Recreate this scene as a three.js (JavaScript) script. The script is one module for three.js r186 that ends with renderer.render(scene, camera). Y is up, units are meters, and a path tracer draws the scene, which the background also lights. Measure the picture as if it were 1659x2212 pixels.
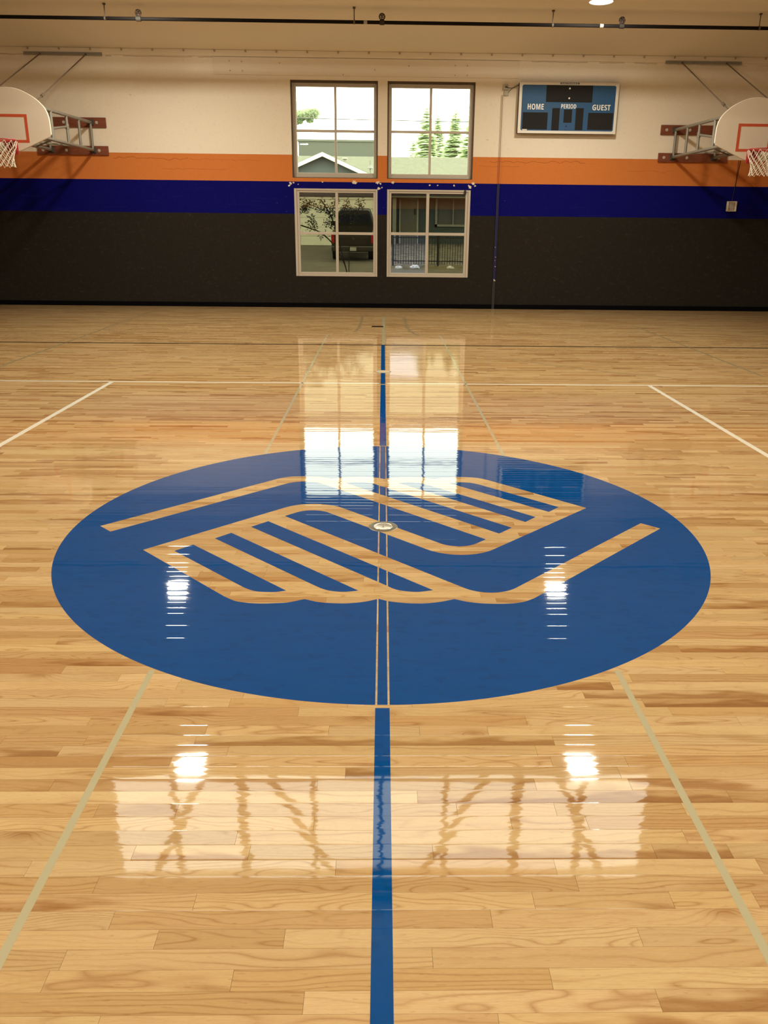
import * as THREE from 'three';
import { mergeGeometries } from 'three/addons/utils/BufferGeometryUtils.js';
import { RoundedBoxGeometry } from 'three/addons/geometries/RoundedBoxGeometry.js';
import { ImprovedNoise } from 'three/addons/math/ImprovedNoise.js';
import { FontLoader } from 'three/addons/loaders/FontLoader.js';
import { TextGeometry } from 'three/addons/geometries/TextGeometry.js';
import { RectAreaLightUniformsLib } from 'three/addons/lights/RectAreaLightUniformsLib.js';
import { Brush, Evaluator, SUBTRACTION } from 'three-bvh-csg';

// ---------------------------------------------------------------- camera, sky, exposure
const W = 1659, H = 2212;
const scene = new THREE.Scene();
const camera = new THREE.PerspectiveCamera(66.096, W / H, 0.05, 400);
camera.position.set(-0.0102, 1.7078, 4.3815);
camera.rotation.set(-0.303943, -0.018419, 0.010675, 'YXZ');
camera.setViewOffset(W, H, -25.5, 80, W, H);
scene.background = new THREE.Color().setRGB(1.0, 0.975, 0.84);   // even white haze
scene.backgroundIntensity = 6.0;
scene.environment = null;
const renderer = new THREE.WebGLRenderer({ antialias: true });
renderer.toneMapping = THREE.LinearToneMapping;
renderer.toneMappingExposure = 1.0;
renderer.shadowMap.enabled = true;
RectAreaLightUniformsLib.init();
const LAMP_COLOR = new THREE.Color().setRGB(1.0, 0.95, 0.80);
const LAMP_L = 550;                                              // radiance of a lamp lens

// ---------------------------------------------------------------- helpers
let seedState = 12345;
const rnd = () => { seedState = (seedState + 0x6d2b79f5) | 0; let t = Math.imul(seedState ^ (seedState >>> 15), 1 | seedState); t = (t + Math.imul(t ^ (t >>> 7), 61 | t)) ^ t; return ((t ^ (t >>> 14)) >>> 0) / 4294967296; };
const rr = (a, b) => a + (b - a) * rnd();
const perlin = new ImprovedNoise();
const pn = (x, y, z = 0.37) => perlin.noise(x + 100.13, y + 57.71, z + 20.5);
const V = (x, y, z) => new THREE.Vector3(x, y, z);
const lin = (r, g, b) => new THREE.Color().setRGB(r, g, b);
const std = (color, roughness = 0.8, extra = {}) => new THREE.MeshStandardMaterial({ color, roughness, metalness: 0, ...extra });
const used = new Map();
function numbered(name) { const n = used.get(name) ?? 0; used.set(name, n + 1); return n ? name + '_' + String(n).padStart(3, '0') : name; }
function mesh(name, geos, material, parent) {
  const g = Array.isArray(geos) ? (geos.length > 1 ? mergeGeometries(geos.map((x) => (x.index ? x.toNonIndexed() : x))) : geos[0]) : geos;
  const m = new THREE.Mesh(g, material);
  m.name = parent === scene ? numbered(name) : name;
  m.castShadow = m.receiveShadow = true;
  parent.add(m);
  return m;
}
function tag(o, label, category, group) { Object.assign(o.userData, { label, category }); if (group) o.userData.group = group; return o; }
function thing(name, label, category, x = 0, y = 0, z = 0, group) {
  const o = new THREE.Group(); o.name = numbered(name); o.position.set(x, y, z); scene.add(o);
  return tag(o, label, category, group);
}
function structure(name) { const o = new THREE.Group(); o.name = name; o.userData.kind = 'structure'; scene.add(o); return o; }
const box = (x0, x1, y0, y1, z0, z1) => new THREE.BoxGeometry(x1 - x0, y1 - y0, z1 - z0).translate((x0 + x1) / 2, (y0 + y1) / 2, (z0 + z1) / 2);
const rbox = (x0, x1, y0, y1, z0, z1, r = 0.006) => new RoundedBoxGeometry(x1 - x0, y1 - y0, z1 - z0, 2, r).translate((x0 + x1) / 2, (y0 + y1) / 2, (z0 + z1) / 2);
function rod(a, b, r, seg = 10, r2 = r) {
  const d = b.clone().sub(a), g = new THREE.CylinderGeometry(r2, r, d.length(), seg);
  g.applyQuaternion(new THREE.Quaternion().setFromUnitVectors(V(0, 1, 0), d.clone().normalize()));
  return g.translate((a.x + b.x) / 2, (a.y + b.y) / 2, (a.z + b.z) / 2);
}
const disc = (x, y, z, r, h, seg = 16) => new THREE.CylinderGeometry(r, r, h, seg).rotateX(Math.PI / 2).translate(x, y, z);   // axis along z
function prism(zy, x0, x1) {                                       // polygon of [z, y] swept along x
  const s = new THREE.Shape(zy.map(([z, y]) => new THREE.Vector2(-z, y)));
  return new THREE.ExtrudeGeometry(s, { depth: x1 - x0, bevelEnabled: false }).rotateY(Math.PI / 2).translate(x0, 0, 0);
}
function plate(pts, z0, z1, bevel = 0) {                           // polygon of [x, y] with depth along z
  const s = new THREE.Shape(pts.map(([x, y]) => new THREE.Vector2(x, y)));
  return new THREE.ExtrudeGeometry(s, { depth: z1 - z0 - 2 * bevel, bevelEnabled: bevel > 0, bevelSize: bevel, bevelThickness: bevel, bevelOffset: -bevel, bevelSegments: 2, curveSegments: 8 }).translate(0, 0, z0 + bevel);
}
function uvFrom(g, f) { const p = g.attributes.position, a = new Float32Array(p.count * 2); for (let i = 0; i < p.count; i++) { const [u, v] = f(p.getX(i), p.getY(i), p.getZ(i)); a[2 * i] = u; a[2 * i + 1] = v; } g.setAttribute('uv', new THREE.BufferAttribute(a, 2)); return g; }
function canvasTexture(w, h, draw, repeat = false) {
  const c = document.createElement('canvas'); c.width = w; c.height = h; draw(c.getContext('2d'), w, h);
  const t = new THREE.CanvasTexture(c); t.colorSpace = THREE.SRGBColorSpace;
  t.wrapS = t.wrapT = repeat ? THREE.RepeatWrapping : THREE.ClampToEdgeWrapping;
  return t;
}
function noiseTexture(n, f, srgb) {                                // f(u, v) gives [r, g, b] in 0..1
  const d = new Uint8Array(n * n * 4);
  for (let y = 0; y < n; y++) for (let x = 0; x < n; x++) { const c = f(x / n, y / n), i = (y * n + x) * 4; for (let k = 0; k < 3; k++) d[i + k] = Math.max(0, Math.min(255, c[k] * 255)); d[i + 3] = 255; }
  const t = new THREE.DataTexture(d, n, n); t.wrapS = t.wrapT = THREE.RepeatWrapping; t.magFilter = t.minFilter = THREE.LinearFilter; if (srgb) t.colorSpace = THREE.SRGBColorSpace; t.needsUpdate = true;
  return t;
}

// ---------------------------------------------------------------- the floor: real planks
const WZ = -13.53, RX = 12.5, RZ = 10.0, ROW = 0.0573, ROW0 = 0.002;
const NT = 40 * ROW;                                               // size in metres of the tile of board relief
const smooth = (a, b, x) => { const t = Math.max(0, Math.min(1, (x - a) / (b - a))); return t * t * (3 - 2 * t); };
function boardRelief() {                                           // slopes of the varnished boards: a slight crown, a softened edge, long waves
  const n = 1024, d = new Float32Array(n * n * 4), tilt = [], crown = [], side = [];
  for (let k = 0; k < 40; k++) { tilt.push(rr(-1, 1) * 0.0022); crown.push(rr(0.0014, 0.0045)); side.push(rr(-1, 1) * 0.0007); }
  const per = (x, y, sx, sy, z) => { const a = x * Math.PI * 2, r = sx / (Math.PI * 2); return perlin.noise(Math.cos(a) * r + 40, Math.sin(a) * r + 40, y * sy + z); };
  for (let j = 0; j < n; j++) {
    const v = j / n, row = Math.floor(v * 40), t = v * 40 - row, s = 2 * t - 1, e = Math.abs(s);
    for (let i = 0; i < n; i++) {
      const u = i / n, o = (j * n + i) * 4;
      let nv = crown[row] * s + tilt[row] + Math.sign(s) * (0.010 * smooth(0.78, 0.98, e) + 0.03 * smooth(0.93, 1, e));
      nv += 0.0022 * per(u, v, 9, 40, row * 3.3) + 0.0016 * per(u, v, 30, 120, row * 1.7 + 9);
      const nu = side[row] + 0.0042 * per(u, v, 14, 90, row * 2.1 + 3) + 0.0044 * per(u, v, 50, 260, row * 5.1 + 13);
      d[o] = nu * 0.5 + 0.5; d[o + 1] = nv * 0.5 + 0.5; d[o + 2] = 1; d[o + 3] = 1;
    }
  }
  const t = new THREE.DataTexture(d, n, n, THREE.RGBAFormat, THREE.FloatType);
  t.wrapS = t.wrapT = THREE.RepeatWrapping; t.magFilter = t.minFilter = THREE.LinearFilter; t.needsUpdate = true;
  return t;
}
const relief0 = boardRelief(), relief1 = relief0.clone(); relief1.channel = 1; relief1.needsUpdate = true;
const reliefUV = (x, z) => [x / NT, -(z - ROW0) / NT];
const STRIPS = 16, STRIP_LEN = 1.82;
function grainAtlas() {
  const w = 2048, h = STRIPS * 64, d = new Uint8Array(w * h * 4);
  for (let s = 0; s < STRIPS; s++) {
    const q = s * 7.31 + 1.7, rings = 1.3 + (s % 5) * 0.75, wild = [0.6, 1.0, 1.9, 0.5, 0.8, 1.5][s % 6], stain = s % 4 === 1 ? 1 : s % 4 === 3 ? 0.45 : 0.12;
    const kx = rr(0.2, 1.6), ky = rr(0.2, 0.8), knot = s % 5 === 2 ? 1 : 0;
    for (let j = 0; j < 64; j++) {
      const y = (j + 0.5) / 64;
      for (let i = 0; i < w; i++) {
        const x = (i / w) * STRIP_LEN, o = ((s * 64 + j) * w + i) * 4;
        const warp = pn(x * 2.1, y * 0.9, q) * wild + 0.35 * pn(x * 6, y * 1.8, q + 3) * wild;
        let kd = 0;
        if (knot) { const dx = (x - kx) / 0.05, dy = (y - ky) / 0.35; kd = Math.exp(-(dx * dx + dy * dy)); }
        const phase = y * rings + warp * 2.4 + kd * 2.2 + x * 0.7, f = phase - Math.floor(phase);
        const line = Math.pow(1 - Math.abs(2 * f - 1), 5);
        const fib = 0.5 * pn(x * 22, y * 34, q + 8) + 0.5 * pn(x * 70, y * 70, q + 11);
        const patch = smooth(0.05, 0.5, pn(x * 1.6, y * 0.7, q + 17) + 0.3 * pn(x * 9, y * 3, q + 23));
        const fleck = smooth(0.52, 0.62, pn(x * 30, y * 12, q + 31)) * 0.4;
        let t = 0.36 * line * (0.35 + 0.65 * smooth(-0.2, 0.3, pn(x * 1.3, y, q + 41))) + 0.16 * (0.5 + fib) + 0.5 * stain * patch + 0.35 * kd + fleck * 0.35;
        t = Math.max(0, Math.min(1, t));
        d[o] = 255 - 92 * t; d[o + 1] = 246 - 128 * t; d[o + 2] = 226 - 146 * t; d[o + 3] = 255;
      }
    }
  }
  const t = new THREE.DataTexture(d, w, h); t.colorSpace = THREE.SRGBColorSpace; t.wrapS = t.wrapT = THREE.ClampToEdgeWrapping; t.magFilter = t.minFilter = THREE.LinearFilter; t.needsUpdate = true;
  return t;
}
const varnish = { roughness: 0.03, normalScale: new THREE.Vector2(1, 1) };
const plankMaterial = new THREE.MeshPhysicalMaterial({ color: 0xffffff, map: grainAtlas(), vertexColors: true, normalMap: relief1, ior: 1.5, ...varnish });
const TONES = [[0.585, 0.438, 0.254], [0.556, 0.407, 0.232], [0.605, 0.464, 0.282], [0.517, 0.360, 0.192], [0.483, 0.324, 0.169], [0.449, 0.283, 0.141], [0.575, 0.433, 0.260]];
const TONE_ODDS = [0.26, 0.48, 0.64, 0.80, 0.885, 0.93, 1];
// joints and tones of the nearest rows, read off the photograph: row index -> [[joint x, ...], [tone, ...]]
const ROWS_SEEN = {
  49: [[-0.57, -0.25], [0, 3, 2]], 50: [[0.12], [0, 1]], 51: [[-0.80, -0.36, 0.40], [1, 1, 3, 2]], 52: [[-0.185, 0.64], [3, 2, 0]], 53: [[-0.64], [0, 1]], 48: [[-0.70, 0.28], [2, 3, 0]], 47: [[-0.50], [1, 0]], 46: [[-0.78, 0.53], [3, 3, 1]],
};
function plankGeometry(p, fine) {
  const { x0, x1, z0, z1, strip, u0, tone, flip } = p, g = 0.0005;
  const P = [], N = [], U = [], U1 = [], C = [], I = [];
  const add = (x, y, z, n) => {
    P.push(x, y, z); N.push(...n);
    let t = (x - x0) / STRIP_LEN; if (flip) t = (x1 - x) / STRIP_LEN;
    U.push(Math.min(0.9995, u0 + t), (strip + 0.02 + 0.96 * Math.max(0, Math.min(1, (z - z0) / (z1 - z0)))) / STRIPS);
    U1.push(...reliefUV(x, z)); C.push(...tone);
    return P.length / 3 - 1;
  };
  const quad = (a, c, n) => { const i = a.map((q) => add(...q, n)); I.push(i[0], i[1], i[2], i[0], i[2], i[3]); };
  const X0 = x0 + g * 0.7, X1 = x1 - g * 0.7, Z0 = z0 + g * 0.6, Z1 = z1 - g * 0.6, drop = -0.0035;
  quad([[X0, 0, Z1], [X1, 0, Z1], [X1, 0, Z0], [X0, 0, Z0]], 0, [0, 1, 0]);
  if (fine) {
    quad([[X0, drop, Z1], [X1, drop, Z1], [X1, 0, Z1], [X0, 0, Z1]], 0, [0, 0, 1]);
    quad([[X1, drop, Z0], [X0, drop, Z0], [X0, 0, Z0], [X1, 0, Z0]], 0, [0, 0, -1]);
    quad([[X0, drop, Z0], [X0, drop, Z1], [X0, 0, Z1], [X0, 0, Z0]], 0, [-1, 0, 0]);
    quad([[X1, drop, Z1], [X1, drop, Z0], [X1, 0, Z0], [X1, 0, Z1]], 0, [1, 0, 0]);
  }
  return { P, N, U, U1, C, I };
}
function fromArrays(list) {
  let nv = 0, ni = 0; for (const a of list) { nv += a.P.length / 3; ni += a.I.length; }
  const P = new Float32Array(nv * 3), N = new Float32Array(nv * 3), C = new Float32Array(nv * 3), U = new Float32Array(nv * 2), U1 = new Float32Array(nv * 2), I = new Uint32Array(ni);
  let v = 0, i = 0;
  for (const a of list) { P.set(a.P, v * 3); N.set(a.N, v * 3); C.set(a.C, v * 3); U.set(a.U, v * 2); U1.set(a.U1, v * 2); for (const k of a.I) I[i++] = k + v; v += a.P.length / 3; }
  const g = new THREE.BufferGeometry();
  g.setAttribute('position', new THREE.BufferAttribute(P, 3)); g.setAttribute('normal', new THREE.BufferAttribute(N, 3)); g.setAttribute('color', new THREE.BufferAttribute(C, 3));
  g.setAttribute('uv', new THREE.BufferAttribute(U, 2)); g.setAttribute('uv1', new THREE.BufferAttribute(U1, 2)); g.setIndex(new THREE.BufferAttribute(I, 1));
  return g;
}
const floor = structure('floor');
{
  mesh('subfloor', box(-RX, RX, -0.12, -0.004, WZ, RZ), std(lin(0.06, 0.04, 0.025), 0.9), floor);
  const planks = [];
  const make = (k, x0, x1, toneIndex) => {
    let t = toneIndex; if (t === undefined) { const q = rnd(); t = TONE_ODDS.findIndex((o) => q < o); }
    const j = rr(0.93, 1.07), w = rr(-0.02, 0.02), c = TONES[t];
    planks.push({ x0, x1, z0: k * ROW + ROW0, z1: (k + 1) * ROW + ROW0, strip: Math.floor(rnd() * STRIPS), u0: rnd() * Math.max(0, 1 - (x1 - x0) / STRIP_LEN), flip: rnd() < 0.5, tone: [c[0] * j, c[1] * (j + w * 0.5), c[2] * (j - w)] });
  };
  const kMin = Math.ceil((WZ - ROW0) / ROW), kMax = Math.floor((RZ - ROW0) / ROW);
  for (let k = kMin; k < kMax; k++) {
    const cuts = [-RX]; let x = -RX + rr(0.1, 1.2);
    const seen = ROWS_SEEN[k];
    while (x < RX - 0.15) { cuts.push(x); x += 0.22 + 1.25 * Math.pow(rnd(), 1.6); }
    cuts.push(RX);
    if (!seen) { for (let i = 0; i + 1 < cuts.length; i++) make(k, cuts[i], cuts[i + 1]); continue; }
    const [js, ts] = seen, lo = js[0] - 0.9, hi = js[js.length - 1] + 0.9, left = cuts.filter((c) => c < lo - 0.15), right = cuts.filter((c) => c > hi + 0.15);
    for (let i = 0; i + 1 < left.length; i++) make(k, left[i], left[i + 1]);
    make(k, left[left.length - 1], lo); const all = [lo, ...js, hi];
    for (let i = 0; i + 1 < all.length; i++) make(k, all[i], all[i + 1], ts[i]);
    make(k, hi, right[0]); for (let i = 0; i + 1 < right.length; i++) make(k, right[i], right[i + 1]);
  }
  camera.updateMatrixWorld(true); camera.updateProjectionMatrix();
  const view = camera.matrixWorldInverse, q = V(0, 0, 0), proj = camera.projectionMatrix;
  for (const p of planks) {
    p.size = 0;
    const z = (p.z0 + p.z1) / 2; if (z > camera.position.z - 0.6) continue;
    let inView = 0; const n = 12;
    for (let i = 0; i <= n; i++) { q.set(p.x0 + ((p.x1 - p.x0) * i) / n, 0, z).applyMatrix4(view).applyMatrix4(proj); if (Math.abs(q.x) < 1 && Math.abs(q.y) < 1) inView++; }
    const d = Math.hypot(z - camera.position.z, 1.7);
    p.size = (inView / (n + 1)) * (p.x1 - p.x0) / (d * d * d);
  }
  planks.sort((a, b) => b.size - a.size);
  for (const p of planks.slice(0, 300)) mesh('plank', fromArrays([plankGeometry(p, true)]), plankMaterial, floor);
  mesh('more_planks', fromArrays(planks.slice(300).map((p) => plankGeometry(p, p.z1 > -1.5 && p.z1 < 4))), plankMaterial, floor).userData.kind = 'stuff';
}

// ---------------------------------------------------------------- paint on the floor, under the same varnish
const blueMap = noiseTexture(512, (u, v) => { const n = 1 - 0.05 * Math.abs(pn(u * 8, v * 60, 3)) - 0.05 * (pn(u * 40, v * 90, 6) > 0.42 ? 1 : 0); return [n, n, n]; }, true);
const floorPaint = (color, rough = 0.03) => new THREE.MeshPhysicalMaterial({ color, normalMap: relief0, ior: 1.5, roughness: rough, normalScale: new THREE.Vector2(1, 1) });
const BLUE = floorPaint(lin(0.0, 0.060, 0.235)); BLUE.map = blueMap; BLUE.ior = 1.34;
const TAN = floorPaint(lin(0.43, 0.385, 0.24)), WHITE = floorPaint(lin(0.78, 0.74, 0.62)), DARK = new THREE.MeshPhysicalMaterial({ color: lin(0.02, 0.014, 0.01), roughness: 0.9, specularIntensity: 0 }), FAINT = floorPaint(lin(0.36, 0.262, 0.135));
const PAINT_T = 0.00025;
const onFloor = (g) => uvFrom(g, (x, y, z) => reliefUV(x, z));
const strip = (x0, x1, z0, z1) => onFloor(box(x0, x1, 0, PAINT_T, z0, z1));
function ribbon(pts, w) {                                          // painted line of width w along [x, z] points
  const L = [], R = [];
  pts.forEach((p, i) => { const a = pts[Math.max(0, i - 1)], b = pts[Math.min(pts.length - 1, i + 1)], dx = b[0] - a[0], dz = b[1] - a[1], l = Math.hypot(dx, dz), nx = -dz / l, nz = dx / l; L.push([p[0] + nx * w / 2, p[1] + nz * w / 2]); R.push([p[0] - nx * w / 2, p[1] - nz * w / 2]); });
  return onFloor(flat([...L, ...R.reverse()]));
}
function flat(xz, holes = []) {                                    // shape in plan of [x, z], PAINT_T thick
  const s = new THREE.Shape(xz.map(([x, z]) => new THREE.Vector2(x, -z)));
  for (const h of holes) s.holes.push(new THREE.Path(h.map(([x, z]) => new THREE.Vector2(x, -z))));
  return new THREE.ExtrudeGeometry(s, { depth: 1, bevelEnabled: false, curveSegments: 4 }).rotateX(-Math.PI / 2).scale(1, PAINT_T, 1);
}
// outline helpers: corner(x, z, r) rounds a corner; spline through points
function rounded(list) {
  const out = [];
  list.forEach((p, i) => {
    if (Array.isArray(p[0])) { const c = new THREE.CatmullRomCurve3(p.map(([x, z]) => V(x, 0, z)), false, 'centripetal'); for (const q of c.getPoints(p.length * 6)) out.push([q.x, q.z]); return; }
    const [x, z, r = 0] = p;
    if (!r) { out.push([x, z]); return; }
    const f = (q) => (Array.isArray(q[0]) ? q[q.length - 1] : q), g = (q) => (Array.isArray(q[0]) ? q[0] : q);
    const a = f(list[(i + list.length - 1) % list.length]), b = g(list[(i + 1) % list.length]);
    const da = [a[0] - x, a[1] - z], db = [b[0] - x, b[1] - z], la = Math.hypot(...da), lb = Math.hypot(...db);
    const ua = da.map((v) => v / la), ub = db.map((v) => v / lb), half = Math.acos(ua[0] * ub[0] + ua[1] * ub[1]) / 2, t = r / Math.tan(half);
    const m = [ua[0] + ub[0], ua[1] + ub[1]], lm = Math.hypot(...m), cx = x + (m[0] / lm) * (r / Math.sin(half)), cz = z + (m[1] / lm) * (r / Math.sin(half));
    let a0 = Math.atan2(z + ua[1] * t - cz, x + ua[0] * t - cx), a1 = Math.atan2(z + ub[1] * t - cz, x + ub[0] * t - cx), d = a1 - a0;
    while (d > Math.PI) d -= 2 * Math.PI; while (d < -Math.PI) d += 2 * Math.PI;
    for (let k = 0; k <= 20; k++) out.push([cx + r * Math.cos(a0 + (d * k) / 20), cz + r * Math.sin(a0 + (d * k) / 20)]);
  });
  return out;
}
{
  const EX = -0.0095, EZ = -0.016, half = [
    [1.317, -0.3575], [0.4365, 0.5215, 0.262], [-0.4358, -0.3508, 0.144], [-0.6008, -0.1858], [0.5403, 0.9573, 0.184], [1.5845, -0.087], [1.6745, 0.003],
    [[0.7425, 0.941], [0.6925, 0.976], [0.6445, 0.994], [0.5635, 1.002], [0.4765, 0.997], [0.4165, 0.983], [0.3525, 0.953]],
    [[0.3525, 0.953], [0.2785, 0.984], [0.2115, 0.998], [0.1675, 1.0], [0.0985, 0.994], [0.0285, 0.975], [-0.0135, 0.952]],
    [[-0.0135, 0.952], [-0.0775, 0.982], [-0.1435, 0.998], [-0.2085, 1.001], [-0.2975, 0.989], [-0.3705, 0.957]],
    [[-0.3705, 0.957], [-0.4505, 0.994], [-0.4965, 1.0], [-0.5615, 1.005], [-0.6275, 1.0], [-0.6975, 0.979], [-0.7585, 0.932]],
  ];
  const turn = (p) => (Array.isArray(p[0]) ? p.map(turn) : [-p[0], -p[1], p[2] ?? 0]);
  const clean = (l) => l.filter((p, i) => { const q = l[(i + l.length - 1) % l.length]; return Math.hypot(p[0] - q[0], p[1] - q[1]) > 1e-4; });
  const place = (l) => clean(l).map(([x, z]) => [x + EX, z + EZ]);
  const hands = place(rounded([...half, ...half.map(turn)]));
  const fingers = [
    [[-1.1405, 0.371], [-1.0585, 0.28], [[-0.4695, 0.864], [-0.5125, 0.878], [-0.5435, 0.881], [-0.6125, 0.873], [-0.6625, 0.846], [-0.7275, 0.785]]],
    [[-0.9565, 0.186], [-0.8785, 0.099], [[-0.1145, 0.862], [-0.1485, 0.871], [-0.1935, 0.876], [-0.2575, 0.863], [-0.2955, 0.84], [-0.3345, 0.805]]],
    [[-0.7795, 0.001], [-0.6905, -0.094], [[0.2555, 0.856], [0.1955, 0.872], [0.1695, 0.875], [0.0965, 0.861], [0.0605, 0.84], [0.0245, 0.804]]],
  ];
  const circle = []; for (let i = 0; i < 240; i++) { const a = (i / 240) * 2 * Math.PI; circle.push([1.8288 * Math.cos(a), -0.0125 + 1.834 * Math.sin(a)]); }
  const evaluator = new Evaluator(); evaluator.useGroups = false; evaluator.attributes = ['position', 'normal'];
  const tape = [[-0.031, -0.0235], [0.0153, 0.0228]].map(([a, b]) => new Brush(box(a, b, -1, 2, -3, 3)));
  tape.forEach((b) => b.updateMatrixWorld());
  const cutOut = (g) => {
    g.deleteAttribute('uv'); g.scale(1, 1 / PAINT_T, 1);
    let b = new Brush(g); b.updateMatrixWorld();
    for (const t of tape) { b = evaluator.evaluate(b, t, SUBTRACTION); b.updateMatrixWorld(); }
    return onFloor(b.geometry.scale(1, PAINT_T, 1));
  };
  const emblem = thing('floor_emblem', 'big round blue emblem of two clasped hands painted in the middle of the floor', 'floor emblem');
  mesh('blue_field', cutOut(flat(circle, [hands])), BLUE, emblem);
  for (const f of [...fingers, ...fingers.map((l) => l.map(turn))]) mesh('finger_gap', cutOut(flat(place(rounded(f)))), BLUE, emblem);
  const line = (label, geo, m, group) => tag(mesh('floor_line', geo, m, scene), label, 'floor line', m === BLUE ? 'blue centre line stretches' : m === WHITE ? 'white court lines' : m === DARK ? 'dark floor marks' : 'tan court lines');
  line('blue centre line on the floor, between the emblem and the camera', strip(-0.031, 0.0228, 1.842, 4.6), BLUE);
  line('blue centre line on the floor, from the emblem to the far white line', strip(-0.031, 0.0228, -4.50, -1.86), BLUE);
  line('short blue stretch of the centre line between the white line and the far round floor plate', strip(-0.031, 0.0228, -5.31, -4.545), BLUE);
  line('blue stretch of the centre line between the far floor plate and the dark line', strip(-0.031, 0.0228, -7.66, -5.40), BLUE);
  line('tan stretch of the centre line, beyond the dark line near the windows', strip(-0.02, 0.035, -11.75, -7.72), TAN);
  const edge = (s, z) => s * Math.sqrt(1.834 ** 2 - 0.93 ** 2) + z;
  line('narrow tan line running from the emblem to the left bottom corner of the photo', strip(-0.944, -0.919, edge(1, 0.0), 4.6), TAN);
  line('narrow tan line running from the emblem to the right bottom corner of the photo', strip(0.938, 0.963, edge(1, 0.0), 4.6), TAN);
  line('narrow tan line left of the centre line, leading from the emblem towards the windows', strip(-0.944, -0.919, -8.9, edge(-1, -0.02)), TAN);
  line('narrow tan line right of the centre line, leading from the emblem towards the windows', strip(0.938, 0.963, -8.9, edge(-1, -0.02)), TAN);
  line('white line across the whole floor, left half up to the blue centre line', strip(-RX + 0.2, -0.05, -4.60, -4.555), WHITE);
  line('white line across the whole floor, right half from the blue centre line', strip(0.045, RX - 0.2, -4.60, -4.555), WHITE);
  line('white line slanting down to the left edge of the photo', strip(-3.125, -3.075, -4.55, 4.6), WHITE);
  line('white line slanting down to the right edge of the photo', strip(3.05, 3.10, -4.55, 4.6), WHITE);
  line('thin dark line across the whole floor beyond the white line', strip(-RX + 0.2, RX - 0.2, -7.725, -7.655), DARK);
  line('short dark bar on the floor beside the tan centre line near the windows', strip(-0.21, 0.0, -10.15, -9.96), DARK);
  line('short tan line with a curved foot, left of the tan centre line near the windows', ribbon([[-0.42, -11.75], [-0.42, -10.6], [-0.43, -9.9], [-0.46, -9.5], [-0.50, -9.25]], 0.06), FAINT);
  line('short tan line with a curved foot, right of the tan centre line near the windows', ribbon([[0.42, -11.75], [0.42, -10.6], [0.43, -9.9], [0.46, -9.5], [0.52, -9.1], [0.60, -8.8]], 0.06), FAINT);
  line('faint tan line towards the left wall hoop, beyond the white line', strip(-4.84, -4.79, -12.4, -5.2), FAINT);
  line('faint tan line towards the right wall hoop, beyond the white line', strip(4.68, 4.73, -10.6, -5.2), FAINT);
  line('faint tan curve on the floor in front of the scoreboard', ribbon([[1.75, -6.42], [2.15, -6.01], [2.6, -5.63], [3.04, -5.32], [3.5, -5.08]], 0.045), FAINT);

  const metal = new THREE.MeshStandardMaterial({ color: lin(0.72, 0.69, 0.62), metalness: 1, roughness: 0.22 }), brass = new THREE.MeshStandardMaterial({ color: lin(0.17, 0.145, 0.10), metalness: 1, roughness: 0.35 });
  const cap = thing('floor_plate', 'round metal floor cover in the centre of the blue emblem', 'floor cover', -0.0015, PAINT_T, -0.028, 'round floor plates');
  const lathe = (pts) => new THREE.LatheGeometry(pts.map(([r, y]) => new THREE.Vector2(r, y)), 48);
  mesh('outer_ring', lathe([[0.057, 0], [0.058, 0.0022], [0.064, 0.003], [0.066, 0.0016], [0.069, 0.0030], [0.082, 0.0018], [0.0865, 0]]), brass, cap);
  const lid = lathe([[0, 0.0030], [0.010, 0.0026], [0.014, 0.003], [0.045, 0.0022], [0.053, 0.0042], [0.057, 0.0006]]);
  { const p = lid.attributes.position; for (let i = 0; i < p.count; i++) p.setY(i, p.getY(i) + 0.0012 * pn(p.getX(i) * 30, p.getZ(i) * 30, 2)); lid.computeVertexNormals(); }
  mesh('lid', lid, metal, cap);
  mesh('screw', new THREE.CylinderGeometry(0.003, 0.003, 0.0012, 12).translate(0, 0.0034, 0.004), std(lin(0.06, 0.05, 0.04), 0.5), cap);
  const cap2 = thing('floor_plate', 'small round tan floor plate on the centre line beyond the white line', 'floor cover', -0.004, 0, -5.355, 'round floor plates');
  mesh('outer_ring', new THREE.TorusGeometry(0.095, 0.006, 8, 40).rotateX(Math.PI / 2).scale(1, 0.4, 1), brass, cap2);
  mesh('lid', new THREE.CylinderGeometry(0.09, 0.09, 0.0022, 36).translate(0, 0.0011, 0), std(lin(0.40, 0.30, 0.165), 0.3), cap2);
}

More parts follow.
